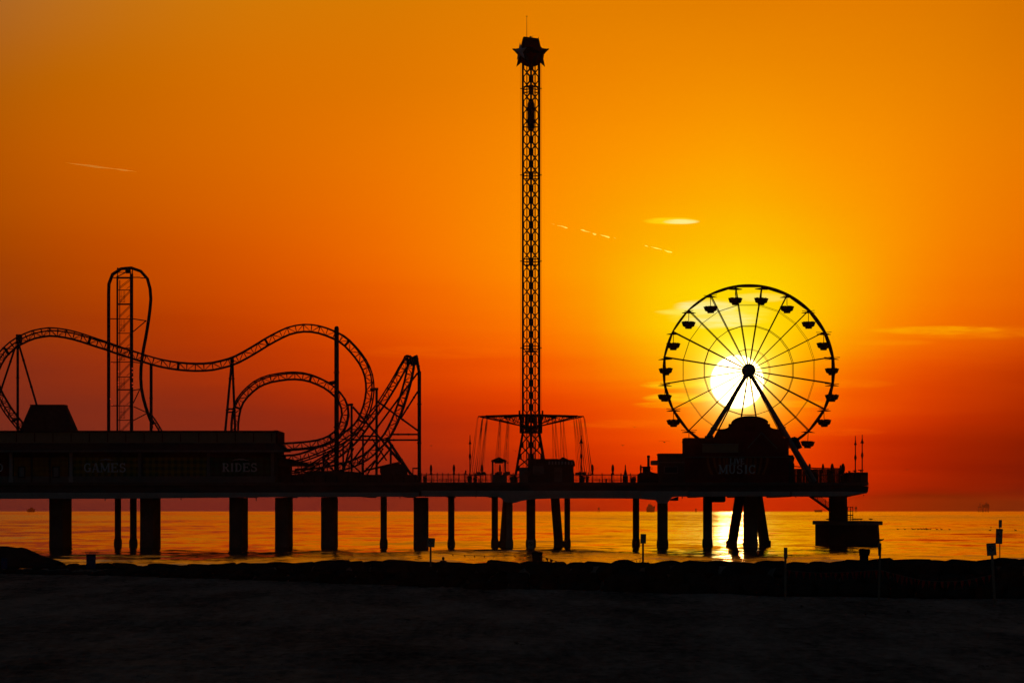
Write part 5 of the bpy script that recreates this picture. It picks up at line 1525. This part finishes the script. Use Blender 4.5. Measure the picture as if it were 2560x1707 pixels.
while x < 36:
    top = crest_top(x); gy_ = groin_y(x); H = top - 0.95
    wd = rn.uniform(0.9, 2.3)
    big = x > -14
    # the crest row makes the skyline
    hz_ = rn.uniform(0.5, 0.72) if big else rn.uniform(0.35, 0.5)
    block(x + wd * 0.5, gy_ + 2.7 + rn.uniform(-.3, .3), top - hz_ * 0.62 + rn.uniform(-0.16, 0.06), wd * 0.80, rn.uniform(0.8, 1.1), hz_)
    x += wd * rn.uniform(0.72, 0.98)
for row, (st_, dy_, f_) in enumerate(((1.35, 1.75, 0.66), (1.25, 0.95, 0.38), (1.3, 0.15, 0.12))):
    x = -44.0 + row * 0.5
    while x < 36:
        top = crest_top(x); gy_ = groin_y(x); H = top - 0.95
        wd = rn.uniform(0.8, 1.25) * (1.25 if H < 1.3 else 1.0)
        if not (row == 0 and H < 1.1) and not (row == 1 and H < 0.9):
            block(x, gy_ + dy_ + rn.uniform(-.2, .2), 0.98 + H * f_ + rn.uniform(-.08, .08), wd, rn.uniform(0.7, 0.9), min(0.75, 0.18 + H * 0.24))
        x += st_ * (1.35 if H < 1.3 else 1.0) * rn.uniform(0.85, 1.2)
def skyline(x): return crest_top(x)
# low dark spit of rock and sand out at the waterline
sp = MB(); Yp = 410.0
prof = [(-60, 1366), (0, 1364.5), (20, 1365), (42, 1368.5), (54, 1367.5), (68, 1372), (96, 1384), (118, 1393), (140, 1400), (150, 1404)]
vs = []; nn = 9
for px, py in prof:
    for k in range(nn):
        t = k / (nn - 1) * 2 - 1
        h = (PZ(py, Yp) + 0.6) * (1 - t * t) - 0.6
        vs.append((PX(px, Yp), Yp + t * 9, h + 0.08 * noise.noise(Vector((px * 0.3, t * 3, 1)))))
fs = [(i*nn+k, i*nn+k+1, (i+1)*nn+k+1, (i+1)*nn+k) for i in range(len(prof)-1) for k in range(nn-1)]
sp.add(vs, fs, True); spit = sp.build('rock_spit', M['rock']); spit['kind'] = 'structure'

# ------------------------------------------------------------------ barrels
def barrel(px, Y, py0, wpx, py1, label, m, lid=True, bag=False):
    z0 = PZ(py1, Y) - 0.25; t = thing('barrel', (PX(px, Y), Y, z0), label, 'barrel', 'barrels standing along the rocks')
    r = S(wpx, Y) / 2; h = PZ(py0, Y) - z0
    mb = MB(); prof = [(r * 0.94, 0), (r, 0.04)]
    for f_ in (0.33, 0.66): prof += [(r * 0.96, h * f_ - 0.05), (r * 1.02, h * f_ - 0.02), (r * 1.02, h * f_ + 0.02), (r * 0.96, h * f_ + 0.05)]
    prof += [(r * 0.97, h - 0.06), (r * 1.04, h - 0.05), (r * 1.04, h)]
    mb.lathe((PX(px, Y), Y, z0), prof, 18); mb.build('body', M[m], t)
    if bag:
        vs = []; n = 18; rb = random.Random(5)
        for q, (rr, hh) in enumerate(((1.05, 0.62), (1.08, 0.70), (1.08, 0.84), (1.10, 0.97), (1.07, 1.02), (0.9, 1.0), (0.8, 0.9))):
            for i in range(n):
                a_ = 2 * math.pi * i / n
                e = 1 + 0.05 * rb.random() + (0.22 * max(0, math.cos(a_)) if q in (2, 3) else 0.12 * max(0, math.cos(a_)))
                vs.append((PX(px, Y) + r * rr * e * math.cos(a_), Y + r * rr * math.sin(a_), z0 + h * hh + rb.uniform(-.015, .015)))
        fs = [(q*n+i, q*n+(i+1)%n, (q+1)*n+(i+1)%n, (q+1)*n+i) for q in range(6) for i in range(n)]
        mb = MB(); mb.add(vs, fs, True); mb.build('bin_liner', M['barrel_dark'], t)
    return t
barrel(227.5, 279, 1384, 24.5, 1412, 'blue drum standing among the rocks below the games lettering', 'barrel_blue')
barrel(1343, 240, 1379, 27, 1406, 'dark drum on the rocks with a pennant string tied to it', 'barrel_dark')
barrel(2160, 224, 1373, 23, 1402, 'dark drum with a bulging liner folded over its rim', 'barrel_dark', bag=True)
barrel(11, 288, 1395, 15, 1412, 'short pale drum by the dark rock spit', 'barrel_blue')

# ------------------------------------------------------------------ warning signs on posts
def signpost(px, Y, y_base, y_top, wpx, boards, label, lean=0.0, ink=True):
    """boards: (px0, py0, px1, py1, yaw, tilt)"""
    zb_ = PZ(y_base, Y); t = thing('sign_post', (PX(px, Y), Y, zb_), label, 'sign', 'wooden sign posts on the beach')
    r = S(wpx, Y) / 2
    top = P(px + lean, y_top, Y)
    MB().beam((PX(px, Y), Y, zb_ - 0.3), top, 2 * r, 2 * r).build('post', M['post'], t)
    for (a, b, c, d_, yaw, tilt) in boards:
        cx_, cz_ = (PX(a, Y) + PX(c, Y)) / 2, (PZ(b, Y) + PZ(d_, Y)) / 2
        w_, h_ = (PX(c, Y) - PX(a, Y)) / max(0.25, math.cos(R(yaw))), PZ(b, Y) - PZ(d_, Y)
        mx = Matrix.Translation((cx_, Y - r - 0.03, cz_)) @ Matrix.Rotation(R(tilt), 4, 'Y') @ Matrix.Rotation(R(yaw), 4, 'Z')
        def pl(x0, z0, x1, z1, y0, y1):
            m_ = MB().box((x0, y0, z0), (x1, y1, z1)); m_.v = [mx @ v for v in m_.v]; return m_
        bd = pl(-w_/2, -h_/2, w_/2, h_/2, -0.012, 0.012).build('board', M['sign'], t)
        if ink and w_ > 0.25:
            fr = MB()
            for (x0, z0, x1, z1) in ((-w_*.46, h_*.43, w_*.46, h_*.46), (-w_*.46, -h_*.46, w_*.46, -h_*.43), (-w_*.46, -h_*.43, -w_*.43, h_*.43), (w_*.43, -h_*.43, w_*.46, h_*.43)):
                fr.add([mx @ v for v in MB().box((x0, -0.018, z0), (x1, -0.012, z1)).v], [(3,2,1,0),(4,5,6,7),(0,1,5,4),(1,2,6,5),(2,3,7,6),(3,0,4,7)])
            fr.build('border', M['sign_ink'], bd)
            rg_ = MB(); n = 20; ra, rb2 = min(w_, h_) * 0.30, min(w_, h_) * 0.24
            vs = []
            for y_ in (-0.018, -0.012):
                for rr in (ra, rb2): vs += [mx @ Vector((rr * math.cos(2*math.pi*i/n), y_, h_ * 0.08 + rr * math.sin(2*math.pi*i/n))) for i in range(n)]
            fs = []
            for i in range(n):
                j = (i + 1) % n; fs += [(i, j, n+j, n+i), (2*n+j, 2*n+i, 3*n+i, 3*n+j), (j, i, 2*n+i, 2*n+j), (n+i, n+j, 3*n+j, 3*n+i)]
            rg_.add(vs, fs)
            sl2 = MB().box((-ra * 0.95, -0.017, -0.02), (ra * 0.95, -0.012, 0.02)); rot = Matrix.Translation((0, 0, h_ * 0.08)) @ Matrix.Rotation(R(45), 4, 'Y')
            rg_.add([mx @ (rot @ v) for v in sl2.v], [(3,2,1,0),(4,5,6,7),(0,1,5,4),(1,2,6,5),(2,3,7,6),(3,0,4,7)])
            rg_.build('symbol', M['sign_ink'], bd)
    return t
signpost(1076.5, 246, 1410, 1346, 4.6, [(1067, 1344, 1087, 1367, 8, 4)], 'square warning sign on a post beside the person behind the rocks')
signpost(1333, 240, 1406, 1350, 4.8, [(1318, 1348, 1335, 1373, 0, 1)], 'dim square sign in front of a pile, above the dark drum with pennants')
signpost(1607.5, 232, 1405, 1336, 5.0, [(1601, 1334, 1615, 1358, 25, 1.5)], 'narrow rectangular sign on a short post west of the sun glitter')
signpost(1963.5, 218, 1497, 1368, 5.2, [(1959, 1368, 1968.5, 1396, 62, 0)], 'tall post with a sign turned nearly edge on, west end of the pennant string')
signpost(2196, 206, 1512, 1357, 4.8, [(2194.5, 1358, 2200, 1388, 74, 0)], 'tall post with a bird on top and a sign seen edge on', lean=5)
signpost(2489, 196, 1526, 1384, 6.0, [(2466, 1357, 2490, 1388, 6, -3.5)], 'leaning post with a tilted square board at the east end of the pennant string', lean=-9)
signpost(2499.5, 232, 1402, 1300, 2.2, [(2489, 1321, 2506, 1359, 12, 2), (2496.5, 1299, 2504.5, 1318, 10, 1)], 'thin metal post with two stacked boards on top of the rocks')

# ------------------------------------------------------------------ pennant strings
def pennants(pts, n, label, size=0.34, Yj=0.0):
    path = smooth_path(pts, 0.4)
    t = thing('pennant_string', pts[len(pts) // 2], label, 'pennants', 'pennant strings along the beach')
    MB().poly(path, 0.014, 5).build('rope', M['rope'], t)
    rq = random.Random(n); L = len(path) - 1
    for i in range(n):
        u = (i + 0.6) / (n + 0.2) * L; k = int(u); p = path[k].lerp(path[min(k + 1, L)], u - k)
        tv = (path[min(k + 1, L)] - path[k]).normalized(); sw_ = rq.uniform(-.15, .15); a = rq.uniform(-0.7, 0.7)
        tv2 = Vector((math.cos(a) * tv.x, math.sin(a), tv.z)).normalized()
        s_ = size * rq.uniform(0.85, 1.1)
        q = p + Vector((sw_ * 0.5, 0.0, -s_ * 1.25))
        o = MB()
        nv_ = tv2.cross(Vector((0, 0, 1))).normalized() * 0.006
        A_, B_ = p - tv2 * s_ * 0.32, p + tv2 * s_ * 0.32
        Mx = (A_ + q) / 2 + nv_ * 6; My = (B_ + q) / 2 - nv_ * 3
        o.add([A_ + nv_, B_ + nv_, My + nv_, q + nv_, Mx + nv_, A_ - nv_, B_ - nv_, My - nv_, q - nv_, Mx - nv_],
              [(0, 1, 2, 4), (4, 2, 3), (6, 5, 9, 7), (7, 9, 8), (1, 0, 5, 6), (2, 1, 6, 7), (3, 2, 7, 8), (4, 3, 8, 9), (0, 4, 9, 5)])
        o.build('pennant', M['pennant'], t)
    return t
pennants([P(1963.5, 1424, 218), P(2020, 1430, 216), P(2080, 1431, 213), P(2140, 1428, 210), P(2197, 1424, 206)], 18, 'nearly level string of small red pennants between two tall posts, in front of the rocks')
pennants([P(2197, 1423, 206), P(2250, 1437, 204), P(2310, 1450, 201), P(2375, 1453, 199), P(2430, 1447, 197.5), P(2485, 1434, 196)], 20, 'sagging string of red pennants ending at the leaning post')
pennants([P(1077, 1378, 246), P(1150, 1386, 245), P(1220, 1389, 243), P(1290, 1388, 241), P(1331, 1384, 240)], 9, 'thin string of tiny pennants over the water between the warning sign and the dark drum', 0.12)
pennants([P(1343, 1388, 240), P(1370, 1395, 239), P(1388, 1401, 238), P(1410, 1408, 237)], 5, 'short string of pennants sloping down from the dark drum to the rocks', 0.30)
pennants([P(1572, 1402, 235), P(1588, 1397.5, 234.5), P(1607, 1393, 232)], 2, 'two pennants on a short string at the foot of the narrow rectangular sign', 0.25)

# ------------------------------------------------------------------ the person
def skin_body(name, joints, edges, mt, parent, sub=2):
    me = bpy.data.meshes.new(name); me.from_pydata([j[0] for j in joints], edges, [])
    o = bpy.data.objects.new(name, me); COL.objects.link(o); o.parent = parent
    sk = o.modifiers.new('skin', 'SKIN'); sk.use_smooth_shade = True
    for i, j in enumerate(joints):
        r = j[1]; me.skin_vertices[0].data[i].radius = (r, r) if not isinstance(r, tuple) else r
        me.skin_vertices[0].data[i].use_root = (i == 0)
    ss = o.modifiers.new('sub', 'SUBSURF'); ss.levels = sub; ss.render_levels = sub
    bpy.context.view_layer.update()
    dg = bpy.context.evaluated_depsgraph_get()
    m2 = bpy.data.meshes.new_from_object(o.evaluated_get(dg))
    bpy.data.objects.remove(o)
    m2.name = name; m2.materials.clear(); m2.materials.append(mt)
    m2.polygons.foreach_set('use_smooth', [True] * len(m2.polygons))
    o = bpy.data.objects.new(name, m2); COL.objects.link(o); o.parent = parent
    return o
pY = 249.0; pX_ = PX(1108, pY); head_top = PZ(1391.5, pY)
pz0 = head_top - 1.68
pr = thing('person', (pX_, pY, pz0), 'person seen from behind standing beyond the rocks, only head and shoulders showing', 'person')
J = [((0, 0, 0.93), (0.15, 0.10)), ((0, 0, 1.12), (0.135, 0.09)), ((0, 0, 1.30), (0.165, 0.10)), ((0, 0, 1.40), (0.12, 0.075)), ((0, 0, 1.46), 0.055), ((0, 0.015, 1.53), 0.06),
     ((-0.17, 0, 1.385), 0.058), ((-0.235, 0.01, 1.18), 0.045), ((-0.23, 0.06, 0.95), 0.034), ((0.17, 0, 1.385), 0.058), ((0.235, 0.01, 1.18), 0.045), ((0.23, 0.06, 0.95), 0.034),
     ((-0.10, 0, 0.85), 0.085), ((-0.11, 0.02, 0.48), 0.058), ((-0.11, -0.01, 0.08), 0.040), ((-0.12, 0.14, 0.03), 0.035), ((0.10, 0, 0.85), 0.085), ((0.11, 0.02, 0.48), 0.058), ((0.11, -0.01, 0.08), 0.040), ((0.12, 0.14, 0.03), 0.035)]
E = [(0,1),(1,2),(2,3),(3,4),(4,5),(3,6),(6,7),(7,8),(3,9),(9,10),(10,11),(0,12),(12,13),(13,14),(14,15),(0,16),(16,17),(17,18),(18,19)]
for s_, w_ in ((-1, 8), (1, 11)):
    bx_, by_, bz_ = J[w_][0]
    J.append(((bx_, by_ + 0.01, bz_ - 0.07), (0.034, 0.018))); pi_ = len(J) - 1; E.append((w_, pi_))
    for f_ in range(4):
        dy_ = (f_ - 1.5) * 0.020; ln = (0.055, 0.066, 0.062, 0.050)[f_]
        J.append(((bx_ - s_ * 0.004, by_ + 0.01 + dy_, bz_ - 0.075 - ln * 0.5), 0.0085)); E.append((pi_, len(J) - 1))
        J.append(((bx_ - s_ * 0.014, by_ + 0.015 + dy_, bz_ - 0.075 - ln), 0.007)); E.append((len(J) - 2, len(J) - 1))
    J.append(((bx_ - s_ * 0.01, by_ + 0.05, bz_ - 0.075), 0.009)); E.append((w_, len(J) - 1))
skin_body('body', J, E, M['skin'], pr)
hm = MB(); hm.ball((0, 0.0, 0), 0.076, 0.095, 0.115, 16, 12)
hm.ball((0, 0.098, -0.015), 0.014, 0.018, 0.025, 8, 6)
for s_ in (-1, 1): hm.ball((s_ * 0.078, 0.0, -0.01), 0.012, 0.022, 0.032, 8, 6)
hh = hm.build('head', M['skin'], None); hh.parent = pr; hh.location = (0, 0.02, 1.57)
hr = MB(); n = 16
prof = [(-0.055, 0.080, -0.035), (-0.02, 0.087, -0.02), (0.03, 0.086, -0.012), (0.075, 0.066, -0.008), (0.105, 0.035, -0.004), (0.118, 0.006, 0)]
vs = []
for z_, r_, oy in prof:
    for i in range(n):
        a_ = 2 * math.pi * i / n
        vs.append((r_ * math.cos(a_), oy + r_ * 1.18 * math.sin(a_) * (0.78 if (math.sin(a_) > 0 and z_ < 0.06) else 1.0), z_ * 1.03))
hr.add(vs, [(q*n+i, q*n+(i+1)%n, (q+1)*n+(i+1)%n, (q+1)*n+i) for q in range(5) for i in range(n)] + [tuple(5*n+i for i in range(n))], True)
ho = hr.build('hair', M['hair'], None); ho.parent = pr; ho.location = (0, 0.02, 1.575)
JS = [((0, 0, 0.92), (0.165, 0.115)), ((0, 0, 1.12), (0.150, 0.105)), ((0, 0, 1.30), (0.180, 0.115)), ((0, 0, 1.405), (0.115, 0.082)), ((-0.18, 0, 1.385), 0.070), ((-0.225, 0.008, 1.22), 0.062), ((0.18, 0, 1.385), 0.070), ((0.225, 0.008, 1.22), 0.062)]
skin_body('shirt', JS, [(0,1),(1,2),(2,3),(3,4),(4,5),(3,6),(6,7)], M['cloth'], pr)
JT = [((0, 0, 0.94), (0.160, 0.112)), ((-0.10, 0, 0.84), 0.098), ((-0.11, 0.02, 0.48), 0.072), ((-0.11, -0.01, 0.10), 0.055), ((0.10, 0, 0.84), 0.098), ((0.11, 0.02, 0.48), 0.072), ((0.11, -0.01, 0.10), 0.055)]
skin_body('trousers', JT, [(0,1),(1,2),(2,3),(0,4),(4,5),(5,6)], M['jeans'], pr)

# ------------------------------------------------------------------ birds
def bird_mesh(kind):
    mb = MB()
    prof = [(0.01, -0.30), (0.035, -0.24), (0.075, -0.12), (0.10, 0.02), (0.085, 0.13), (0.05, 0.20), (0.03, 0.24)]
    n = 12; vs = []
    for r_, x_ in prof:
        for i in range(n): vs.append((x_, r_ * math.cos(2*math.pi*i/n), r_ * 0.9 * math.sin(2*math.pi*i/n) + 0.10 + (0.03 * x_)))
    mb.add(vs, [(q*n+i, q*n+(i+1)%n, (q+1)*n+(i+1)%n, (q+1)*n+i) for q in range(6) for i in range(n)] + [tuple(range(n)), tuple(6*n+i for i in range(n))], True)
    # forked flat tail
    mb.add([(-0.26, -0.02, 0.09), (-0.26, 0.02, 0.09), (-0.42, 0.06, 0.10), (-0.38, 0, 0.10), (-0.42, -0.06, 0.10), (-0.26, -0.02, 0.075), (-0.26, 0.02, 0.075), (-0.42, 0.06, 0.092), (-0.38, 0, 0.092), (-0.42, -0.06, 0.092)],
           [(0,1,2,3),(0,3,4),(6,5,8,7),(5,9,8),(1,6,7,2),(2,7,8,3),(3,8,9,4),(4,9,5,0),(0,5,6,1)])
    if kind == 'duck':
        mb.poly([(0.16, 0, 0.13), (0.20, 0, 0.20), (0.20, 0, 0.27), (0.21, 0, 0.31)], [0.05, 0.035, 0.03, 0.035], 8)
        mb.ball((0.225, 0, 0.33), 0.055, 0.042, 0.045, 10, 7); mb.tube((0.26, 0, 0.325), (0.34, 0, 0.31), 0.02, 0.012, 6)
        for s_ in (-1, 1): mb.ball((-0.06, s_ * 0.085, 0.12), 0.17, 0.025, 0.06, 10, 6)
    elif kind == 'gull':
        mb.ball((0.24, 0, 0.16), 0.06, 0.048, 0.052, 10, 7); mb.tube((0.28, 0, 0.158), (0.36, 0, 0.145), 0.016, 0.006, 6)
        for s_ in (-1, 1): mb.ball((-0.08, s_ * 0.08, 0.12), 0.22, 0.022, 0.055, 10, 6); 
        for s_ in (-1, 1):
            mb.tube((0.0, s_ * 0.035, 0.04), (0.01, s_ * 0.04, -0.14), 0.01, n=6); mb.tube((0.01, s_ * 0.04, -0.14), (0.07, s_ * 0.045, -0.145), 0.012, 0.006, n=6)
    else:
        mb.ball((0.25, 0, 0.12), 0.055, 0.045, 0.048, 10, 7); mb.tube((0.28, 0, 0.12), (0.36, 0, 0.11), 0.016, 0.006, 6)
        for s_ in (-1, 1):
            L = [(0.08, 0.04, 0.12, 0.16), (0.10, 0.22, 0.24, 0.17), (0.13, 0.42, 0.30, 0.15), (0.04, 0.68, 0.25, 0.09), (-0.06, 0.88, 0.18, 0.02)]
            vs = []
            for x_, y_, z_, c_ in L: vs += [(x_, s_ * y_, z_ + 0.012), (x_ - c_, s_ * y_, z_ + 0.004), (x_, s_ * y_, z_ - 0.012), (x_ - c_, s_ * y_, z_ - 0.004)]
            fs = []
            for k in range(4):
                a, b = 4*k, 4*k+4
                fs += [(a, a+1, b+1, b), (a+2, b+2, b+3, a+3), (a, b, b+2, a+2), (a+1, a+3, b+3, b+1)]
            fs.append((16, 17, 19, 18)); mb.add(vs, fs)
    me = mb.build('bird', M['feather']); m_ = me.data; bpy.data.objects.remove(me); return m_
BD, BGL, BF = bird_mesh('duck'), bird_mesh('gull'), bird_mesh('fly')
def bird(name, me, loc, yaw, size, label, cat, group, roll=0.0):
    o = bpy.data.objects.new(name, me); COL.objects.link(o); o.location = loc; o.scale = (size,) * 3; o.rotation_euler = (roll, 0, R(yaw))
    return tag(o, label, cat, group)
Yd = 5.8 * F / (1323.5 - HZ)
rq = random.Random(3)
ducks = [2248, 2263.5, 2277, 2292, 2296, 2300.5, 2305, 2310, 2314.5, 2319, 2323.5, 2335.5, 2340, 2352, 2374]
for px in ducks:
    bird('duck', BD, (PX(px, Yd + rq.uniform(-6, 6)), Yd + rq.uniform(-10, 10), -0.02), rq.choice((0, 180)) + rq.uniform(-30, 30), rq.uniform(1.25, 1.7), 'dark duck swimming in a loose line on the open water east of the caisson', 'duck', 'ducks in a line on the water')
for px, lb in ((2475, 'duck swimming alone just west of the thin metal sign post'), (2505, 'duck half hidden by the thin metal sign post'), (2539, 'duck swimming alone nearest the east edge of the view')):
    Y2 = 5.8 * F / (1326 - HZ); bird('duck', BD, (PX(px, Y2), Y2, -0.02), rq.uniform(-30, 30) + (180 if px > 2500 else 0), 1.5, lb, 'duck', 'ducks swimming alone')
cap = PZ(1302, 645)
for px, s_ in ((2070, 1), (2135, 1), (2139, -1), (2144, 1), (2152, 1), (2177, -1)):
    bird('seabird', BGL, (PX(px, 647), 647, cap + 0.15 * 1.25), 0 if s_ > 0 else 180, 1.25, 'small seabird standing on the top slab of the caisson', 'bird', 'seabirds on the caisson')
for px, py, Y_, lb in ((2004, 1521, 188, 'shorebird standing on the sand west of the post with a bird on it'), (2164, 1544, 170, 'shorebird standing on the sand, lowest in the view of the three on the beach'), (2271, 1537, 174, 'shorebird standing on the sand between the two tallest posts')):
    z_ = sand_h(PX(px, Y_), Y_); 
    # stand where the line of sight meets the beach
    Y3 = (EYE - 1.0) * F / (py - HZ + 1.5)
    bird('shorebird', BGL, (PX(px, Y3), Y3, sand_h(PX(px, Y3), Y3) + 0.15 * 0.6), 100, 0.6, lb, 'bird', 'shorebirds on the sand')
bird('seabird', BGL, P(2201, 1356.3, 206) + Vector((0, 0, 0.145 * 0.62)), 8, 0.62, 'seabird perched on top of a tall post', 'bird', 'perched seabird')
bird('gull', BF, P(1661, 1106.5, 560), 100, 0.95, 'gull flying with raised wings left of the music hall roof'.replace(' left of', ' west of'), 'gull', 'flying gulls')
bird('gull', BF, P(2477, 1319.5, 420), 95, 0.62, 'gull skimming low over the water beside the thin metal sign post', 'gull', 'flying gulls', 0.2)
for px, py, lb in ((1586.5, 1069, 'tiny flying gull between the swing ride and the ferris wheel'), (1557, 1114, 'tiny flying gull just above the deck west of the music hall'), (1078, 1115, 'tiny flying gull above the folded umbrellas'), (1289, 1128, 'tiny flying gull beside the tower leg'), (2268, 1175, 'tiny flying gull far out east of the pier tip'), (2449, 1104, 'tiny flying gull highest of those east of the pier'), (1493, 1172, 'tiny flying gull over the deck railing near the umbrellas')):
    bird('gull', BF, P(px, py, 900), rq.uniform(60, 130), 0.8, lb, 'gull', 'flying gulls', rq.uniform(-.3, .3))

# ------------------------------------------------------------------ ships and rigs on the horizon
def far(name, label, cat, px, Y, group=None):
    return thing(name, (PX(px, Y), Y, 0), label, cat, group)
def sh(parent, name, pts, Y, dep, m='hull'):
    return MB().prism([(PX(x, Y), PZ(y, Y) if y < 1277 else -1) for x, y in pts], Y, Y + dep).build(name, M[m], parent)
Y9 = 16000.0
t = far('cargo_ship', 'hazy broad hulled ship on the horizon under the pier', 'ship', 1627, Y9, 'ships on the horizon')
sh(t, 'hull', [(1617, 1272), (1618.5, 1266), (1622, 1264.5), (1634, 1266), (1638, 1264), (1637, 1270), (1636, 1278), (1618, 1278)], Y9, 60)
sh(t, 'bridge_house', [(1620, 1265.4), (1621.5, 1259.5), (1624, 1259), (1626.5, 1261.5), (1631, 1262.5), (1632, 1265.4)], Y9 + 10, 30)
sh(t, 'mast', [(1626.4, 1262), (1626.7, 1255), (1627.4, 1255), (1627.6, 1262)], Y9 + 12, 3)
t = far('cargo_ship', 'tiny ship on the horizon far west under the pier', 'ship', 75, Y9, 'ships on the horizon')
sh(t, 'hull', [(67, 1272), (83.5, 1271.5), (82, 1278), (69, 1278)], Y9, 60)
sh(t, 'bridge_house', [(74, 1272), (74.5, 1269), (80, 1268), (81, 1272)], Y9 + 10, 30)
sh(t, 'mast', [(78, 1269), (78.3, 1265), (78.9, 1265), (79.2, 1269)], Y9 + 12, 3)
t = far('oil_platform', 'two towered drilling platform on the horizon near the east edge of the view', 'oil platform', 2460, Y9, 'oil platforms on the horizon')
for x in (2446.5, 2450.5, 2456, 2459, 2464, 2468, 2471.5): sh(t, 'leg', [(x - 0.5, 1267), (x + 0.5, 1267), (x + 0.5, 1278), (x - 0.5, 1278)], Y9, 10)
sh(t, 'main_deck', [(2459, 1264), (2460, 1261), (2471, 1259), (2473, 1261), (2473, 1268), (2459, 1268)], Y9 - 5, 40)
sh(t, 'derrick', [(2464, 1261), (2465.3, 1254), (2466.1, 1254), (2467.5, 1261)], Y9, 10)
sh(t, 'bridge', [(2445, 1266), (2460, 1265), (2460, 1267.5), (2445, 1268)], Y9, 10)
sh(t, 'crane', [(2449.6, 1266), (2450, 1257), (2450.9, 1256.5), (2451.5, 1266)], Y9, 10)
sh(t, 'crane', [(2455, 1266), (2455.2, 1257), (2456, 1257), (2456.4, 1266)], Y9, 10)
for px, w_, hgt, lb in ((1497, 4.5, 8, 'small box shaped platform on the horizon between two raking piles and a round pile'), (1740, 3.2, 5, 'tiny square platform on the horizon east of the haunched pile'), (2140.5, 4.5, 10, 'narrow tall platform on the horizon beside the ladder cage')):
    t = far('oil_platform', lb, 'oil platform', px, Y9, 'oil platforms on the horizon')
    h = hgt
    sh(t, 'main_deck', [(px - w_/2, 1276 - h * 0.35), (px - w_/2, 1276 - h * 0.85), (px + w_ * 0.3, 1276 - h * 0.95), (px + w_/2, 1276 - h * 0.8), (px + w_/2, 1276 - h * 0.35)], Y9, 30)
    for k in (-0.38, 0.38): sh(t, 'leg', [(px + k * w_ - 0.5, 1276 - h * 0.36), (px + k * w_ + 0.5, 1276 - h * 0.36), (px + k * w_ + 0.5, 1278), (px + k * w_ - 0.5, 1278)], Y9 + 4, 10)
    sh(t, 'mast', [(px - 0.4, 1276 - h * 0.9), (px - 0.2, 1276 - h * 1.25), (px + 0.3, 1276 - h * 1.25), (px + 0.5, 1276 - h * 0.9)], Y9 + 4, 5)
sh(far('cargo_ship', 'faint low ship on the horizon left unladen behind the landing stairs'.replace('left unladen ', ''), 'ship', 2048, Y9, 'ships on the horizon'), 'hull', [(2038, 1274.3), (2056, 1273.8), (2055, 1278), (2040, 1278)], Y9, 60)

# ------------------------------------------------------------------ vapour trails, beyond the haze
def vapour(name, density, col=(1, 0.9, 0.75)):
    m = bpy.data.materials.new(name); m.use_nodes = True; t = m.node_tree; t.nodes.clear()
    v = t.nodes.new('ShaderNodeVolumePrincipled'); o = t.nodes.new('ShaderNodeOutputMaterial')
    v.inputs['Density'].default_value = density; v.inputs['Anisotropy'].default_value = 0.9; v.inputs['Color'].default_value = col + (1,)
    t.links.new(v.outputs[0], o.inputs['Volume']); return m
YV = 60000.0
def trail(label, segs, m):
    t = thing('vapour_trail', P(segs[0][0][0], segs[0][0][1], YV), label, 'vapour trail', 'vapour trails in the sky')
    for pts in segs:
        path = [P(a, b, YV) for a, b, r_ in pts]; mb = MB(); mb.poly(path, [S(r_, YV) for a, b, r_ in pts], 10); mb.build('streak', m, t)
    return t
VM = vapour('vapour', 0.035, (1, 0.88, 0.5))
trail('long thin straight vapour trail high over the lift tower', [[(163, 407, 0.4), (180, 409.3, 1.1), (200, 412, 1.8), (225, 415.2, 2.6), (245, 418, 2.8), (258, 419.5, 2.0), (275, 421, 1.3), (292, 423.2, 1.3), (303, 424.8, 2.2), (314, 426.2, 2.2), (322, 427, 1.2), (342, 429.6, 0.5)]], VM)
trail('broken vapour trail of short lumps just east of the swing tower', [[(1376, 559, .1), (1386, 562, .9)], [(1392, 563.5, .5), (1406, 566, 1.3), (1414, 569.5, 2.0), (1420, 571, .5)], [(1451, 574, .8), (1458, 576, 2.2), (1466, 578.6, 1.0), (1476, 581, .6)], [(1482, 584, 1.4), (1487, 586, 2.6), (1491, 586, .8)], [(1500, 587, .6), (1512, 590.5, 1.7), (1521, 593, 2.4), (1525, 594, .8)], [(1534, 594.5, .7), (1543, 596.5, .3)]], VM)
trail('short broken vapour trail above the ferris wheel', [[(1611, 613, .6), (1616, 615.2, 1.4), (1621, 616.5, .4)], [(1627, 617.2, .6), (1642, 621, 1.5), (1655, 624.2, .8)], [(1661, 625.5, .7), (1671, 629.5, 2.2), (1679, 630.8, 1.6), (1681, 631, .4)]], VM)
# ------------------------------------------------------------------ haze
hb = MB().box((-20000, -900, -7.0), (20000, 31950, 96)).build('haze', M['rock'])
hm_ = bpy.data.materials.new('haze'); hm_.use_nodes = True; t = hm_.node_tree; t.nodes.clear()
v = t.nodes.new('ShaderNodeVolumePrincipled'); o = t.nodes.new('ShaderNodeOutputMaterial')
v.inputs['Density'].default_value = HZD; v.inputs['Anisotropy'].default_value = HZG; v.inputs['Color'].default_value = HZC + (1,)
t.links.new(v.outputs[0], o.inputs['Volume'])
hb.data.materials.clear(); hb.data.materials.append(hm_)
hb['kind'] = 'stuff'
